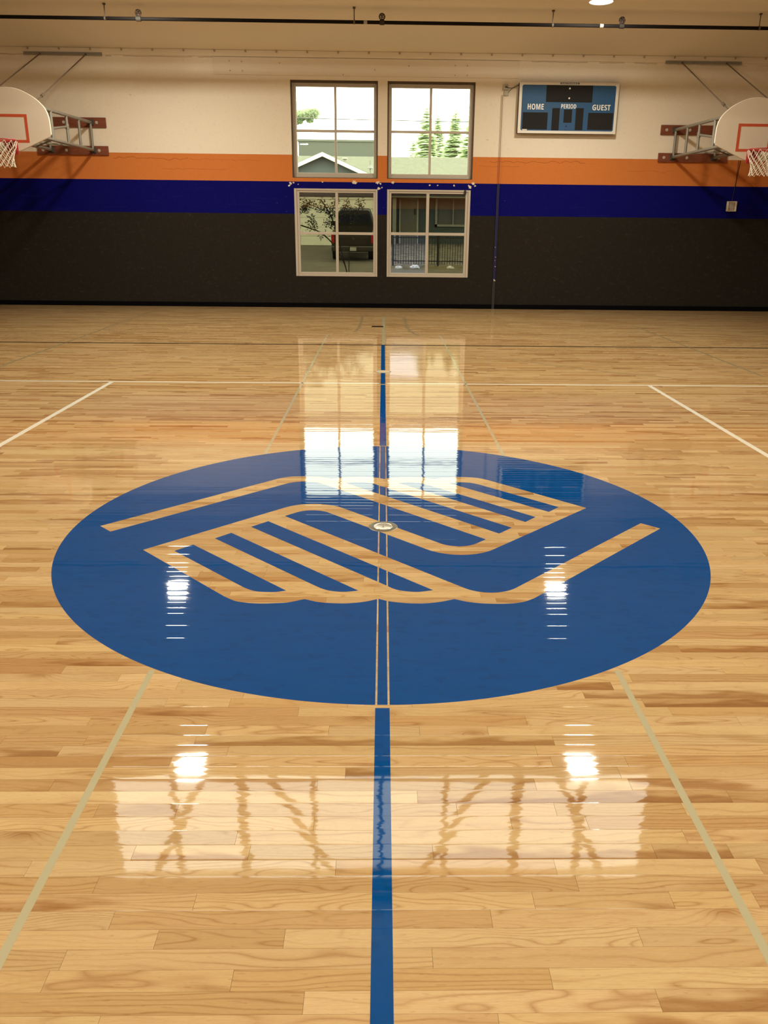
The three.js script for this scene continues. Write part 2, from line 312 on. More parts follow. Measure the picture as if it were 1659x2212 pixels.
// ---------------------------------------------------------------- walls with painted bands
const wallBump = noiseTexture(512, (u, v) => { const a = 0.5 + 0.3 * pn(u * 26, v * 26, 4) + 0.25 * pn(u * 90, v * 90, 8); return [a, a, a]; });
const OPENINGS = [[-1.945, -0.135, 2.71, 4.60], [0.065, 1.885, 2.71, 4.60], [-1.925, -0.135, 0.675, 2.50], [0.067, 1.865, 0.675, 2.50]];
const BANDS = [['gray_band', 0, 1.98, [0.0184, 0.0153, 0.0118]], ['blue_band', 1.98, 2.635, [0.0022, 0.0022, 0.105]], ['orange_band', 2.635, 3.165, [0.56, 0.175, 0.042]], ['white_band', 3.165, 5.13, [0.76, 0.67, 0.54]]];
const VIEW_X = 8.8;
const srgb = (c) => '#' + lin(...c).getHexString();
function bandTexture(name, y0, y1, color) {                         // paint with its flaws; 17.6 m wide, centred on the windows
  const h = name === 'white_band' ? 256 : 128, mm = 2048 / (2 * VIEW_X);
  return canvasTexture(2048, h, (c, w) => {
    const X = (x) => (x + VIEW_X) * mm, Y = (y) => (1 - (y - y0) / (y1 - y0)) * h, my = h / (y1 - y0);
    c.fillStyle = srgb(color); c.fillRect(0, 0, w, h);
    for (let i = 0; i < 9000; i++) { c.fillStyle = rnd() < 0.5 ? 'rgba(0,0,0,0.025)' : 'rgba(255,240,210,0.02)'; c.fillRect(rnd() * w, rnd() * h, rr(1, 5), rr(1, 2.5)); }
    const crack = (xa, xb, y, amp, a, step = 0.04) => { c.strokeStyle = `rgba(70,22,4,${a})`; c.lineWidth = 1.1; c.beginPath(); for (let x = xa; x < xb; x += step) { const yy = y + amp * pn(x * 9, y * 3, 5); x === xa ? c.moveTo(X(x), Y(yy)) : c.lineTo(X(x), Y(yy)); } c.stroke(); };
    const chip = (x, y, s) => { c.fillStyle = srgb([0.70, 0.60, 0.44]); c.beginPath(); for (let k = 0; k < 9; k++) { const a = (k / 9) * 6.283, r = s * rr(0.45, 1.15); const px = X(x + Math.cos(a) * r * 1.2), py = Y(y + Math.sin(a) * r); k ? c.lineTo(px, py) : c.moveTo(px, py); } c.fill(); };
    if (name === 'orange_band') {
      crack(2.25, 4.3, 3.075, 0.05, 0.6); crack(-5.7, -4.1, 3.06, 0.05, 0.6); crack(-4.1, -2.6, 3.05, 0.03, 0.3); crack(2.0, 2.9, 2.98, 0.02, 0.35); crack(5.2, 6.2, 2.92, 0.03, 0.3); crack(-4.7, -3.3, 2.86, 0.02, 0.35);
      c.fillStyle = 'rgba(60,18,4,0.75)'; c.fillRect(X(7.56), Y(3.165), 1.6, 200);
    }
    if (name === 'blue_band') { for (let i = 0; i < 46; i++) { c.fillStyle = `rgba(150,150,200,${rr(0.03, 0.14)})`; const x = rr(-8.8, 8.8); c.fillRect(X(x), rr(2, h), rr(10, 90), 1); } for (const [x, y] of [[-2.1, 2.33], [-2.1, 2.03], [-0.02, 2.13], [-2.3, 2.2], [2.6, 2.3]]) { c.fillStyle = 'rgba(120,120,150,0.7)'; c.fillRect(X(x), Y(y), 2, 2); } }
    const chips = [[-1.99, 2.60, 0.035], [-2.02, 2.55, 0.028], [-1.93, 2.61, 0.02], [-1.31, 2.63, 0.016], [-0.64, 2.635, 0.045], [-0.60, 2.62, 0.03], [-0.14, 2.63, 0.04], [-0.08, 2.61, 0.025], [-0.10, 2.51, 0.035], [-0.04, 2.53, 0.018], [0.19, 2.635, 0.03], [0.98, 2.59, 0.02], [1.15, 2.59, 0.016], [1.5, 2.59, 0.022], [1.83, 2.58, 0.035], [1.85, 2.55, 0.03], [1.95, 2.59, 0.025], [1.90, 2.635, 0.035], [-1.83, 2.58, 0.014]];
    if (name === 'orange_band' || name === 'blue_band') for (const k of chips) chip(...k);
    if (name === 'white_band') {
      for (let i = 0; i < 40; i++) { c.fillStyle = `rgba(90,60,30,${rr(0.08, 0.3)})`; c.fillRect(X(rr(-8, 8)), rr(10, h - 6), rr(1, 7), rr(1, 2)); }
      for (const [a, b, y, al] of [[-8.8, -3.5, 5.0, 0.5], [2.78, 5.6, 5.0, 0.5], [5.8, 8.8, 4.98, 0.3]]) { c.fillStyle = `rgba(80,52,25,${al})`; for (let x = a; x < b; x += 0.04) if (pn(x * 3, y) > -0.15) c.fillRect(X(x), Y(y + 0.008 * pn(x * 6, 2)), 4, 1.2); }
    }
    if (name === 'gray_band') for (let i = 0; i < 500; i++) { c.fillStyle = `rgba(200,190,170,${rr(0.02, 0.07)})`; c.fillRect(rnd() * w, rnd() * h, rr(2, 14), 1); }
  });
}
function bandedWall(name, place, length, openings, seen) {           // built in x (along), y, z (towards the room = +z, front face at 0)
  const wall = structure(name);
  for (const [band, y0, y1, color] of BANDS) {
    const xs = [...new Set([-length / 2, length / 2, ...openings.flatMap((o) => [o[0], o[1]])])].sort((a, b) => a - b), geos = [];
    for (let i = 0; i + 1 < xs.length; i++) {
      let spans = [[y0, y1]]; const mid = (xs[i] + xs[i + 1]) / 2;
      for (const o of openings) if (mid > o[0] && mid < o[1]) spans = spans.flatMap(([a, b]) => [[a, Math.min(b, o[2])], [Math.max(a, o[3]), b]].filter(([p, q]) => q - p > 1e-4));
      for (const [a, b] of spans) geos.push(box(xs[i], xs[i + 1], a, b, -0.22, 0));
    }
    const g = mergeGeometries(geos);
    const m = new THREE.MeshPhysicalMaterial({ color: lin(...color), roughness: 0.8, specularIntensity: band === 'white_band' ? 0.6 : 0.15 });
    uvFrom(g, (x, y) => [(x + VIEW_X) / (2 * VIEW_X), (y - y0) / (y1 - y0)]);
    if (seen) { m.color.set(0xffffff); m.map = bandTexture(band, y0, y1, color); }
    const bump = wallBump.clone(); bump.repeat.set(14, (14 * (y1 - y0)) / (2 * VIEW_X)); bump.needsUpdate = true; m.bumpMap = bump; m.bumpScale = 0.0025;
    mesh(band, place(g), m, wall);
  }
  return wall;
}
bandedWall('wall_back', (g) => g.translate(0, 0, WZ), 2 * RX, OPENINGS, true);
bandedWall('wall_front', (g) => g.rotateY(Math.PI).translate(0, 0, RZ), 2 * RX, [], false);
bandedWall('wall_left', (g) => g.rotateY(Math.PI / 2).translate(-RX, 0, (WZ + RZ) / 2), RZ - WZ, [], false);
bandedWall('wall_right', (g) => g.rotateY(-Math.PI / 2).translate(RX, 0, (WZ + RZ) / 2), RZ - WZ, [], false);
{ const m = new THREE.MeshPhysicalMaterial({ color: lin(0.0025, 0.0025, 0.003), roughness: 0.9, specularIntensity: 0.1 }); const b = mesh('baseboard_back', rbox(-RX, RX, 0, 0.10, WZ, WZ + 0.014, 0.005), m, scene); b.userData.kind = 'structure'; }

// ---------------------------------------------------------------- roof: sloping ceiling, raised middle with a band of windows
const MZ0 = -5.23, MZ1 = 3.0, CEIL = (z) => 5.13 + 0.07 * (z - WZ), CY = CEIL(MZ0), MY = 8.0;
const ceilingMaterial = std(lin(0.76, 0.70, 0.59), 0.75);
{
  const c1 = mesh('ceiling_far', prism([[WZ - 0.22, CEIL(WZ - 0.22)], [MZ0, CY], [MZ0, CY + 0.2], [WZ - 0.22, CEIL(WZ - 0.22) + 0.2]], -RX - 0.22, RX + 0.22), ceilingMaterial, scene); c1.userData.kind = 'structure';
  const c2 = mesh('ceiling_near', prism([[MZ1, CY], [RZ + 0.22, 5.13], [RZ + 0.22, 5.33], [MZ1, CY + 0.2]], -RX - 0.22, RX + 0.22), ceilingMaterial, scene); c2.userData.kind = 'structure';
  const c3 = mesh('ceiling_raised', box(-RX - 0.22, RX + 0.22, MY, MY + 0.2, MZ0 - 0.4, MZ1 + 0.4), ceilingMaterial, scene); c3.userData.kind = 'structure';
  const upper = structure('wall_clerestory');
  const x0 = -3.94, x1 = 3.97, y0 = 5.75, y1 = 7.85;
  mesh('panel', [box(-RX - 0.22, x0, CY, MY, MZ0 - 0.15, MZ0), box(x1, RX + 0.22, CY, MY, MZ0 - 0.15, MZ0), box(x0, x1, CY, y0, MZ0 - 0.15, MZ0), box(x0, x1, y1, MY, MZ0 - 0.15, MZ0)], ceilingMaterial, upper);
  mesh('wall_clerestory_rear', box(-RX - 0.22, RX + 0.22, CY, MY, MZ1, MZ1 + 0.15), ceilingMaterial, scene).userData.kind = 'structure';
  for (const s of [-1, 1]) mesh(s < 0 ? 'wall_gable_left' : 'wall_gable_right', prism([[WZ, 5.13], [MZ0, CY], [MZ0, MY], [MZ1, MY], [MZ1, CY], [RZ, 5.13]], s < 0 ? -RX - 0.22 : RX, s < 0 ? -RX : RX + 0.22), ceilingMaterial, scene).userData.kind = 'structure';
  const w5 = structure('window_5'), bar = std(lin(0.3, 0.26, 0.2), 0.6), glass = new THREE.MeshPhysicalMaterial({ color: lin(0.96, 0.97, 0.95), roughness: 0, transmission: 1, thickness: 0, ior: 1.5 });
  const cuts = [x0, -2.0, 0.0, 1.98, x1];
  mesh('window_frame', [box(x0, x1, y0, y0 + 0.05, MZ0 - 0.10, MZ0 - 0.04), box(x0, x1, y1 - 0.05, y1, MZ0 - 0.10, MZ0 - 0.04), ...cuts.map((x, i) => box(x - (i ? 0.03 : 0), x + (i < 4 ? 0.03 : 0), y0, y1, MZ0 - 0.10, MZ0 - 0.04))], bar, w5);
  for (let i = 0; i < 4; i++) mesh('pane', box(cuts[i] + 0.03, cuts[i + 1] - 0.03, y0 + 0.05, y1 - 0.05, MZ0 - 0.074, MZ0 - 0.068), glass, w5);
  const truss = thing('roof_truss', 'steel roof truss of posts and slanting braces in front of the high window band', 'truss');
  const tm = std(lin(0.20, 0.15, 0.10), 0.6), TZ = MZ0 + 0.12;
  mesh('bottom_chord', box(-RX, RX, CY - 0.10, CY + 0.02, TZ - 0.05, TZ + 0.05), tm, truss); mesh('top_chord', box(-RX, RX, MY - 0.14, MY, TZ - 0.05, TZ + 0.05), tm, truss);
  for (const [x, w] of [[-2.98, 0.035], [-2.0, 0.055], [-0.97, 0.035], [0.94, 0.035], [1.99, 0.055], [2.92, 0.045]]) mesh('post', box(x - w, x + w, CY, MY - 0.1, TZ - 0.04, TZ + 0.04), tm, truss);
  for (const [a, b] of [[-2.50, -3.52], [-1.64, -0.52], [1.56, 0.46], [2.52, 3.46]]) mesh('brace', rod(V(a, CY, TZ), V(b, MY - 0.1, TZ), 0.055, 8), tm, truss);
}

// ---------------------------------------------------------------- lamps
{
  const white = std(lin(0.75, 0.72, 0.66), 0.5), lens = new THREE.MeshStandardMaterial({ color: 0xffffff, roughness: 0.5, emissive: lin(1, 0.93, 0.78), emissiveIntensity: 2.2 });
  const lamp = (x, y, z, label, stem) => {
    const t = thing('ceiling_lamp', label, 'ceiling light', x, y, z, 'round ceiling lamps');
    mesh('housing', new THREE.LatheGeometry([[0.02, 0.10], [0.10, 0.098], [0.17, 0.07], [0.205, 0.02], [0.205, 0], [0.192, 0]].reverse().map(([r, q]) => new THREE.Vector2(r, q)), 40), white, t);
    mesh('lens', new THREE.LatheGeometry([[0, -0.012], [0.10, -0.010], [0.17, -0.002], [0.192, 0.008]].map(([r, q]) => new THREE.Vector2(r, q)), 40), lens, t);
    if (stem > 0) mesh('stem', new THREE.CylinderGeometry(0.016, 0.016, stem, 10).translate(0, 0.09 + stem / 2, 0), white, t);
    if (z > -6 && z < 0) mesh('arm', box(-0.02, 0.02, 0.16, 0.19, -0.15, 0.02), white, t);
    const l = new THREE.RectAreaLight(LAMP_COLOR, LAMP_L, 0.34, 0.34);
    l.position.set(x, y - 0.016, z); l.lookAt(x, y - 5, z); l.name = 'lamp_light'; scene.add(l);
  };
  lamp(3.52, CEIL(-10.1) - 0.115, -10.1, 'round glowing ceiling lamp at the top edge of the photo, right of the windows', 0.045);
  lamp(-4.10, CEIL(-10.1) - 0.115, -10.1, 'round ceiling lamp above the left of the floor, mirrored at the left of the emblem', 0.045);
  lamp(-2.64, CY - 0.24, -4.92, 'round lamp hung from the roof truss, mirrored near the floor left of the blue line', 0.10);
  lamp(2.82, CY - 0.24, -4.92, 'round lamp hung from the roof truss, mirrored near the floor right of the blue line', 0.10);
  for (const [x, z] of [[-3.2, 1.2], [3.2, 1.2], [-3.6, 6.6], [3.6, 6.6]]) lamp(x, z < 3 ? MY - 0.16 : 5.13 + ((CY - 5.13) * (RZ - z)) / (RZ - MZ1) - 0.13, z, ['round lamp added out of view under the raised roof, on the left', 'round lamp added out of view under the raised roof, on the right', 'round lamp added out of view near the rear wall, on the left', 'round lamp added out of view near the rear wall, on the right'][(x > 0 ? 1 : 0) + (z > 3 ? 2 : 0)], 0.05);  // unseen lamps, added to light the near floor
}

// ---------------------------------------------------------------- far windows
{
  const vinyl = std(lin(0.45, 0.39, 0.31), 0.5), glassClear = new THREE.MeshPhysicalMaterial({ color: lin(0.93, 0.96, 0.92), roughness: 0, transmission: 1, thickness: 0, ior: 1.5 });
  const glassTint = new THREE.MeshPhysicalMaterial({ color: lin(0.41, 0.405, 0.335), roughness: 0, transmission: 1, thickness: 0, ior: 1.52 }), glassBlue = new THREE.MeshPhysicalMaterial({ color: lin(0.47, 0.485, 0.52), roughness: 0, transmission: 1, thickness: 0, ior: 1.52 });
  const P = [ // opening, pane columns, pane rows, recess
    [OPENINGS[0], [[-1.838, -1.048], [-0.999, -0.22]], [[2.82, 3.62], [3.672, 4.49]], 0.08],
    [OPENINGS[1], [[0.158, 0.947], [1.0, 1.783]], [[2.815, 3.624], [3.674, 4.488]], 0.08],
    [OPENINGS[2], [[-1.815, -1.044], [-0.985, -0.225]], [[0.765, 1.556], [1.612, 2.418]], 0.0],
    [OPENINGS[3], [[0.16, 0.916], [0.979, 1.76]], [[0.762, 1.56], [1.62, 2.42]], 0.0],
  ];
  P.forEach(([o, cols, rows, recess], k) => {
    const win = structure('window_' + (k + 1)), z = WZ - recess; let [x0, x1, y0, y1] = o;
    if (recess) { const d = 0.022, e = 0.036; mesh('reveal_shade_strip', [box(x0, x0 + d, y0, y1, z - 0.09, WZ - 0.012), box(x1 - d, x1, y0, y1, z - 0.09, WZ - 0.012), box(x0 + d, x1 - d, y1 - e, y1, z - 0.09, WZ - 0.012), box(x0 + d, x1 - d, y0, y0 + 0.012, z - 0.09, WZ - 0.012)], std(lin(0.085, 0.055, 0.032), 0.9), win); x0 += d; x1 -= d; y0 += 0.012; y1 -= e; }  // dark brown strips stand in for the shade around the recessed opening
    const X0 = cols[0][0], X1 = cols[1][1], Y0 = rows[0][0], Y1 = rows[1][1];
    const mx = x0 + (X0 - x0) * 0.52, Mx = x1 - (x1 - X1) * 0.52, my = y0 + (Y0 - y0) * 0.52, My = y1 - (y1 - Y1) * 0.52;
    mesh('window_frame', [rbox(x0, mx, y0, y1, z - 0.09, z - 0.002, 0.008), rbox(Mx, x1, y0, y1, z - 0.09, z - 0.002, 0.008), rbox(mx, Mx, y0, my, z - 0.09, z - 0.002, 0.008), rbox(mx, Mx, My, y1, z - 0.09, z - 0.002, 0.008)], vinyl, win);
    mesh('sash', [rbox(mx, X0, my, My, z - 0.075, z - 0.022, 0.006), rbox(X1, Mx, my, My, z - 0.075, z - 0.022, 0.006), rbox(X0, X1, my, Y0, z - 0.075, z - 0.022, 0.006), rbox(X0, X1, Y1, My, z - 0.075, z - 0.022, 0.006)], vinyl, win);
    mesh('mullion', rbox(cols[0][1], cols[1][0], Y0, Y1, z - 0.07, z - 0.026, 0.006), vinyl, win);
    cols.forEach(([a, b]) => mesh('rail', rbox(a, b, rows[0][1], rows[1][0], z - 0.068, z - 0.03, 0.006), vinyl, win));
    cols.forEach(([a, b], i) => rows.forEach(([c, d], j) => mesh('pane', box(a, b, c, d, z - 0.052, z - 0.048), k < 2 ? glassClear : k === 3 && i === 0 && j === 0 ? glassBlue : glassTint, win)));
    if (k === 3) mesh('latch', rbox(1.72, 1.765, 2.405, 2.495, z - 0.012, z + 0.022, 0.008), std(lin(0.004, 0.004, 0.004), 0.5), win);
  });
}

// ---------------------------------------------------------------- wall fittings
const BACK = WZ;
{
  const paint = std(lin(0.70, 0.61, 0.48), 0.75), boltM = std(lin(0.42, 0.33, 0.22), 0.6);
  const t1 = structure('trim_1'); mesh('ledger_board', box(-RX, RX, 5.012, 5.128, BACK, BACK + 0.035), std(lin(0.74, 0.65, 0.51), 0.75), t1);
  for (let i = -13; i <= 13; i++) mesh('bolt', mergeGeometries([disc(-0.32 + i * 0.627, 5.105, BACK + 0.041, 0.021, 0.016, 12), disc(-0.32 + i * 0.627, 5.105, BACK + 0.053, 0.011, 0.012, 6)]), boltM, t1);
  const t2 = structure('trim_2'); mesh('header_panel', box(-3.5, 2.77, 4.678, 4.998, BACK, BACK + 0.022), paint, t2);
  for (const [x, y] of [[-3.17, 4.93], [-2.92, 4.92], [-3.16, 4.75], [-2.91, 4.75], [1.45, 4.90], [1.70, 4.90], [1.45, 4.72], [1.70, 4.72], [-2.15, 4.90], [-0.2, 4.80], [0.5, 4.88], [-0.85, 4.70]]) mesh('screw', disc(x, y, BACK + 0.024, 0.014, 0.008, 10), boltM, t2);
  // conduit
  const cond = thing('conduit', 'thin vertical pipe on the wall right of the windows, running down from the junction box', 'pipe', 2.449, 0, BACK + 0.018);
  const cp = (y0, y1, c, r) => mesh('pipe', [rod(V(-0.014, y0, 0), V(-0.014, y1, 0), r, 10), rod(V(0.014, y0, 0), V(0.014, y1, 0), r, 10)], std(lin(...c), 0.6), cond);
  cp(3.165, 4.36, [0.62, 0.53, 0.41], 0.009).userData.label = 'cream painted upper length'; cp(2.635, 3.165, [0.58, 0.17, 0.04], 0.009).userData.label = 'orange painted length';
  cp(0.62, 2.635, [0.008, 0.008, 0.06], 0.016).userData.label = 'dark blue length'; cp(0.0, 0.62, [0.05, 0.046, 0.045], 0.010).userData.label = 'worn bare foot of the pipe';
  for (const [y, s] of [[0.62, 0.02], [0.64, 0.013], [0.92, 0.012], [1.12, 0.01], [1.33, 0.008], [1.05, 0.008]]) mesh('paint_chip', new THREE.IcosahedronGeometry(s, 0).scale(1.2, 0.9, 0.35).translate(rr(-0.012, 0.012), y, 0.017), std(lin(0.42, 0.38, 0.32), 0.7), cond);
  const jb = thing('junction_box', 'small grey junction box on the wall left of the scoreboard', 'electrical box', 2.50, 4.51, BACK);
  mesh('box', rbox(-0.05, 0.055, -0.055, 0.05, 0, 0.06, 0.008), std(lin(0.40, 0.37, 0.29), 0.6), jb); mesh('plug', disc(0.005, 0.0, 0.068, 0.017, 0.02, 12), std(lin(0.02, 0.018, 0.015), 0.5), jb);
  mesh('lower_box', rbox(-0.022, 0.072, -0.160, -0.060, 0, 0.04, 0.006), std(lin(0.43, 0.40, 0.31), 0.6), jb);
  const cable = new THREE.CatmullRomCurve3([V(2.505, 4.51, BACK + 0.078), V(2.58, 4.485, BACK + 0.09), V(2.68, 4.50, BACK + 0.07), V(2.772, 4.545, BACK + 0.05)]);
  const cable2 = new THREE.CatmullRomCurve3([V(2.565, 4.405, BACK + 0.041), V(2.60, 4.45, BACK + 0.06), V(2.70, 4.53, BACK + 0.06), V(2.772, 4.56, BACK + 0.05)]);
  tag(mesh('power_cable', [new THREE.TubeGeometry(cable, 20, 0.007, 6), new THREE.TubeGeometry(cable2, 20, 0.005, 6)], std(lin(0.03, 0.025, 0.02), 0.6), scene), 'thin black cables from the junction box to the scoreboard', 'cable');
  const vent = thing('wall_speaker', 'small white box with a grid of holes on the blue stripe at the right', 'wall speaker', 7.527, 2.23, BACK);
  mesh('housing', [rbox(-0.108, -0.066, -0.105, 0.105, 0, 0.05, 0.012), rbox(0.066, 0.108, -0.105, 0.105, 0, 0.05, 0.012), rbox(-0.07, 0.07, 0.082, 0.105, 0, 0.05, 0.006), rbox(-0.07, 0.07, -0.105, -0.082, 0, 0.05, 0.006)], std(lin(0.62, 0.54, 0.43), 0.5), vent);
  mesh('backing', box(-0.07, 0.07, -0.09, 0.09, 0.002, 0.02), std(lin(0.16, 0.05, 0.025), 0.8), vent);
  for (let i = 0; i < 6; i++) mesh('grille_bar', box(-0.068, 0.068, -0.069 + i * 0.026, -0.058 + i * 0.026, 0.03, 0.044), std(lin(0.62, 0.54, 0.43), 0.5), vent);
  for (let i = 0; i < 3; i++) mesh('grille_bar', box(-0.037 + i * 0.031, -0.026 + i * 0.031, -0.085, 0.085, 0.032, 0.042), std(lin(0.62, 0.54, 0.43), 0.5), vent);
  tag(mesh('speaker_wire', rod(V(7.60, 3.155, BACK + 0.006), V(7.53, 2.33, BACK + 0.006), 0.006, 6), std(lin(0.02, 0.008, 0.01), 0.7), scene), 'thin dark wire down the wall to the small white grid box', 'cable');
}

// ---------------------------------------------------------------- scoreboard
const font = await new FontLoader().loadAsync('fonts/droid/droid_sans_bold.typeface.json');
{
  const sb = thing('scoreboard', 'blue scoreboard in a white frame on the wall right of the windows', 'scoreboard', 3.80, 4.11, BACK);
  const Z = 0.155;
  mesh('cabinet', rbox(-1.022, 1.022, -0.482, 0.482, 0.004, Z - 0.012, 0.006), std(lin(0.006, 0.006, 0.006), 0.7), sb);
  const outer = new THREE.Shape([[-1.022, -0.482], [1.022, -0.482], [1.022, 0.482], [-1.022, 0.482]].map(([x, y]) => new THREE.Vector2(x, y)));
  const hole = new THREE.Path(); const hx = 0.972, hy = 0.437, r = 0.04;
  hole.moveTo(-hx + r, -hy); hole.lineTo(hx - r, -hy); hole.absarc(hx - r, -hy + r, r, -Math.PI / 2, 0); hole.lineTo(hx, hy - r); hole.absarc(hx - r, hy - r, r, 0, Math.PI / 2); hole.lineTo(-hx + r, hy); hole.absarc(-hx + r, hy - r, r, Math.PI / 2, Math.PI); hole.lineTo(-hx, -hy + r); hole.absarc(-hx + r, -hy + r, r, Math.PI, 1.5 * Math.PI);
  outer.holes.push(hole);
  mesh('frame', new THREE.ExtrudeGeometry(outer, { depth: 0.022, bevelEnabled: true, bevelSize: 0.004, bevelThickness: 0.004, bevelSegments: 2 }).translate(0, 0, Z - 0.012), std(lin(0.70, 0.66, 0.58), 0.5), sb);
  mesh('face', box(-0.985, 0.985, -0.45, 0.45, Z - 0.012, Z), std(lin(0.005, 0.066, 0.175), 0.6), sb);
  const dots = noiseTexture(64, (u, v) => { const d = Math.hypot((u * 8) % 1 - 0.5, (v * 8) % 1 - 0.5) < 0.28 ? 0.009 : 0.003; return [d * 1.3, d * 0.9, d * 0.6]; });
  const dm = std(lin(0.9, 0.8, 0.7), 0.8); dm.map = dots;
  for (const [x0, x1, y0, y1] of [[3.332, 4.289, 4.223, 4.548], [2.866, 3.387, 3.70, 4.025], [4.23, 4.748, 3.706, 4.029], [3.477, 3.633, 3.69, 4.11], [3.721, 3.891, 3.837, 4.086], [3.969, 4.13, 3.697, 4.116]])
    mesh('display', uvFrom(rbox(x0 - 3.80, x1 - 3.80, y0 - 4.11, y1 - 4.11, Z - 0.004, Z + 0.004, 0.003), (x, y) => [x * 6, y * 6]), dm, sb);
  for (const y of [4.482, 4.298]) mesh('colon_dot', disc(0.010, y - 4.11, Z + 0.006, 0.017, 0.006, 16), std(lin(0.85, 0.82, 0.76), 0.5), sb);
  const ink = std(lin(0.82, 0.79, 0.72), 0.5);
  const word = (text, x0, x1, y0, y1, name, m = ink, d = 0.004) => {
    const g = new TextGeometry(text, { font, size: 1, depth: 0.2, curveSegments: 4, bevelEnabled: false }); g.computeBoundingBox(); const b = g.boundingBox;
    g.translate(-b.min.x, -b.min.y, 0).scale((x1 - x0) / (b.max.x - b.min.x), (y1 - y0) / (b.max.y - b.min.y), d / 0.2).translate(x0 - 3.80, y0 - 4.11, Z);
    return mesh(name, g, m, sb);
  };
  word('HOME', 2.962, 3.295, 4.078, 4.188, 'lettering'); word('PERIOD', 3.655, 3.968, 4.104, 4.188, 'lettering'); word('GUEST', 4.306, 4.680, 4.078, 4.185, 'lettering');
  mesh('name_plate', rbox(-0.19, 0.20, 0.448, 0.482, Z + 0.008, Z + 0.018, 0.003), std(lin(0.02, 0.05, 0.12), 0.5), sb);
  word('DAKTRONICS', 3.63, 3.975, 4.564, 4.586, 'lettering', ink, 0.022);
  mesh('sticker', rbox(-0.93, -0.83, -0.43, -0.402, Z, Z + 0.004, 0.001), std(lin(0.72, 0.66, 0.56), 0.6), sb);
  mesh('small_emblem', [disc(-0.015, -0.318, Z + 0.001, 0.018, 0.004, 12), box(-0.045, 0.020, -0.352, -0.338, Z, Z + 0.003), box(-0.024, -0.006, -0.39, -0.338, Z, Z + 0.003), box(-0.042, 0.012, -0.42, -0.39, Z, Z + 0.003)], std(lin(0.006, 0.04, 0.16), 0.5), sb);
}

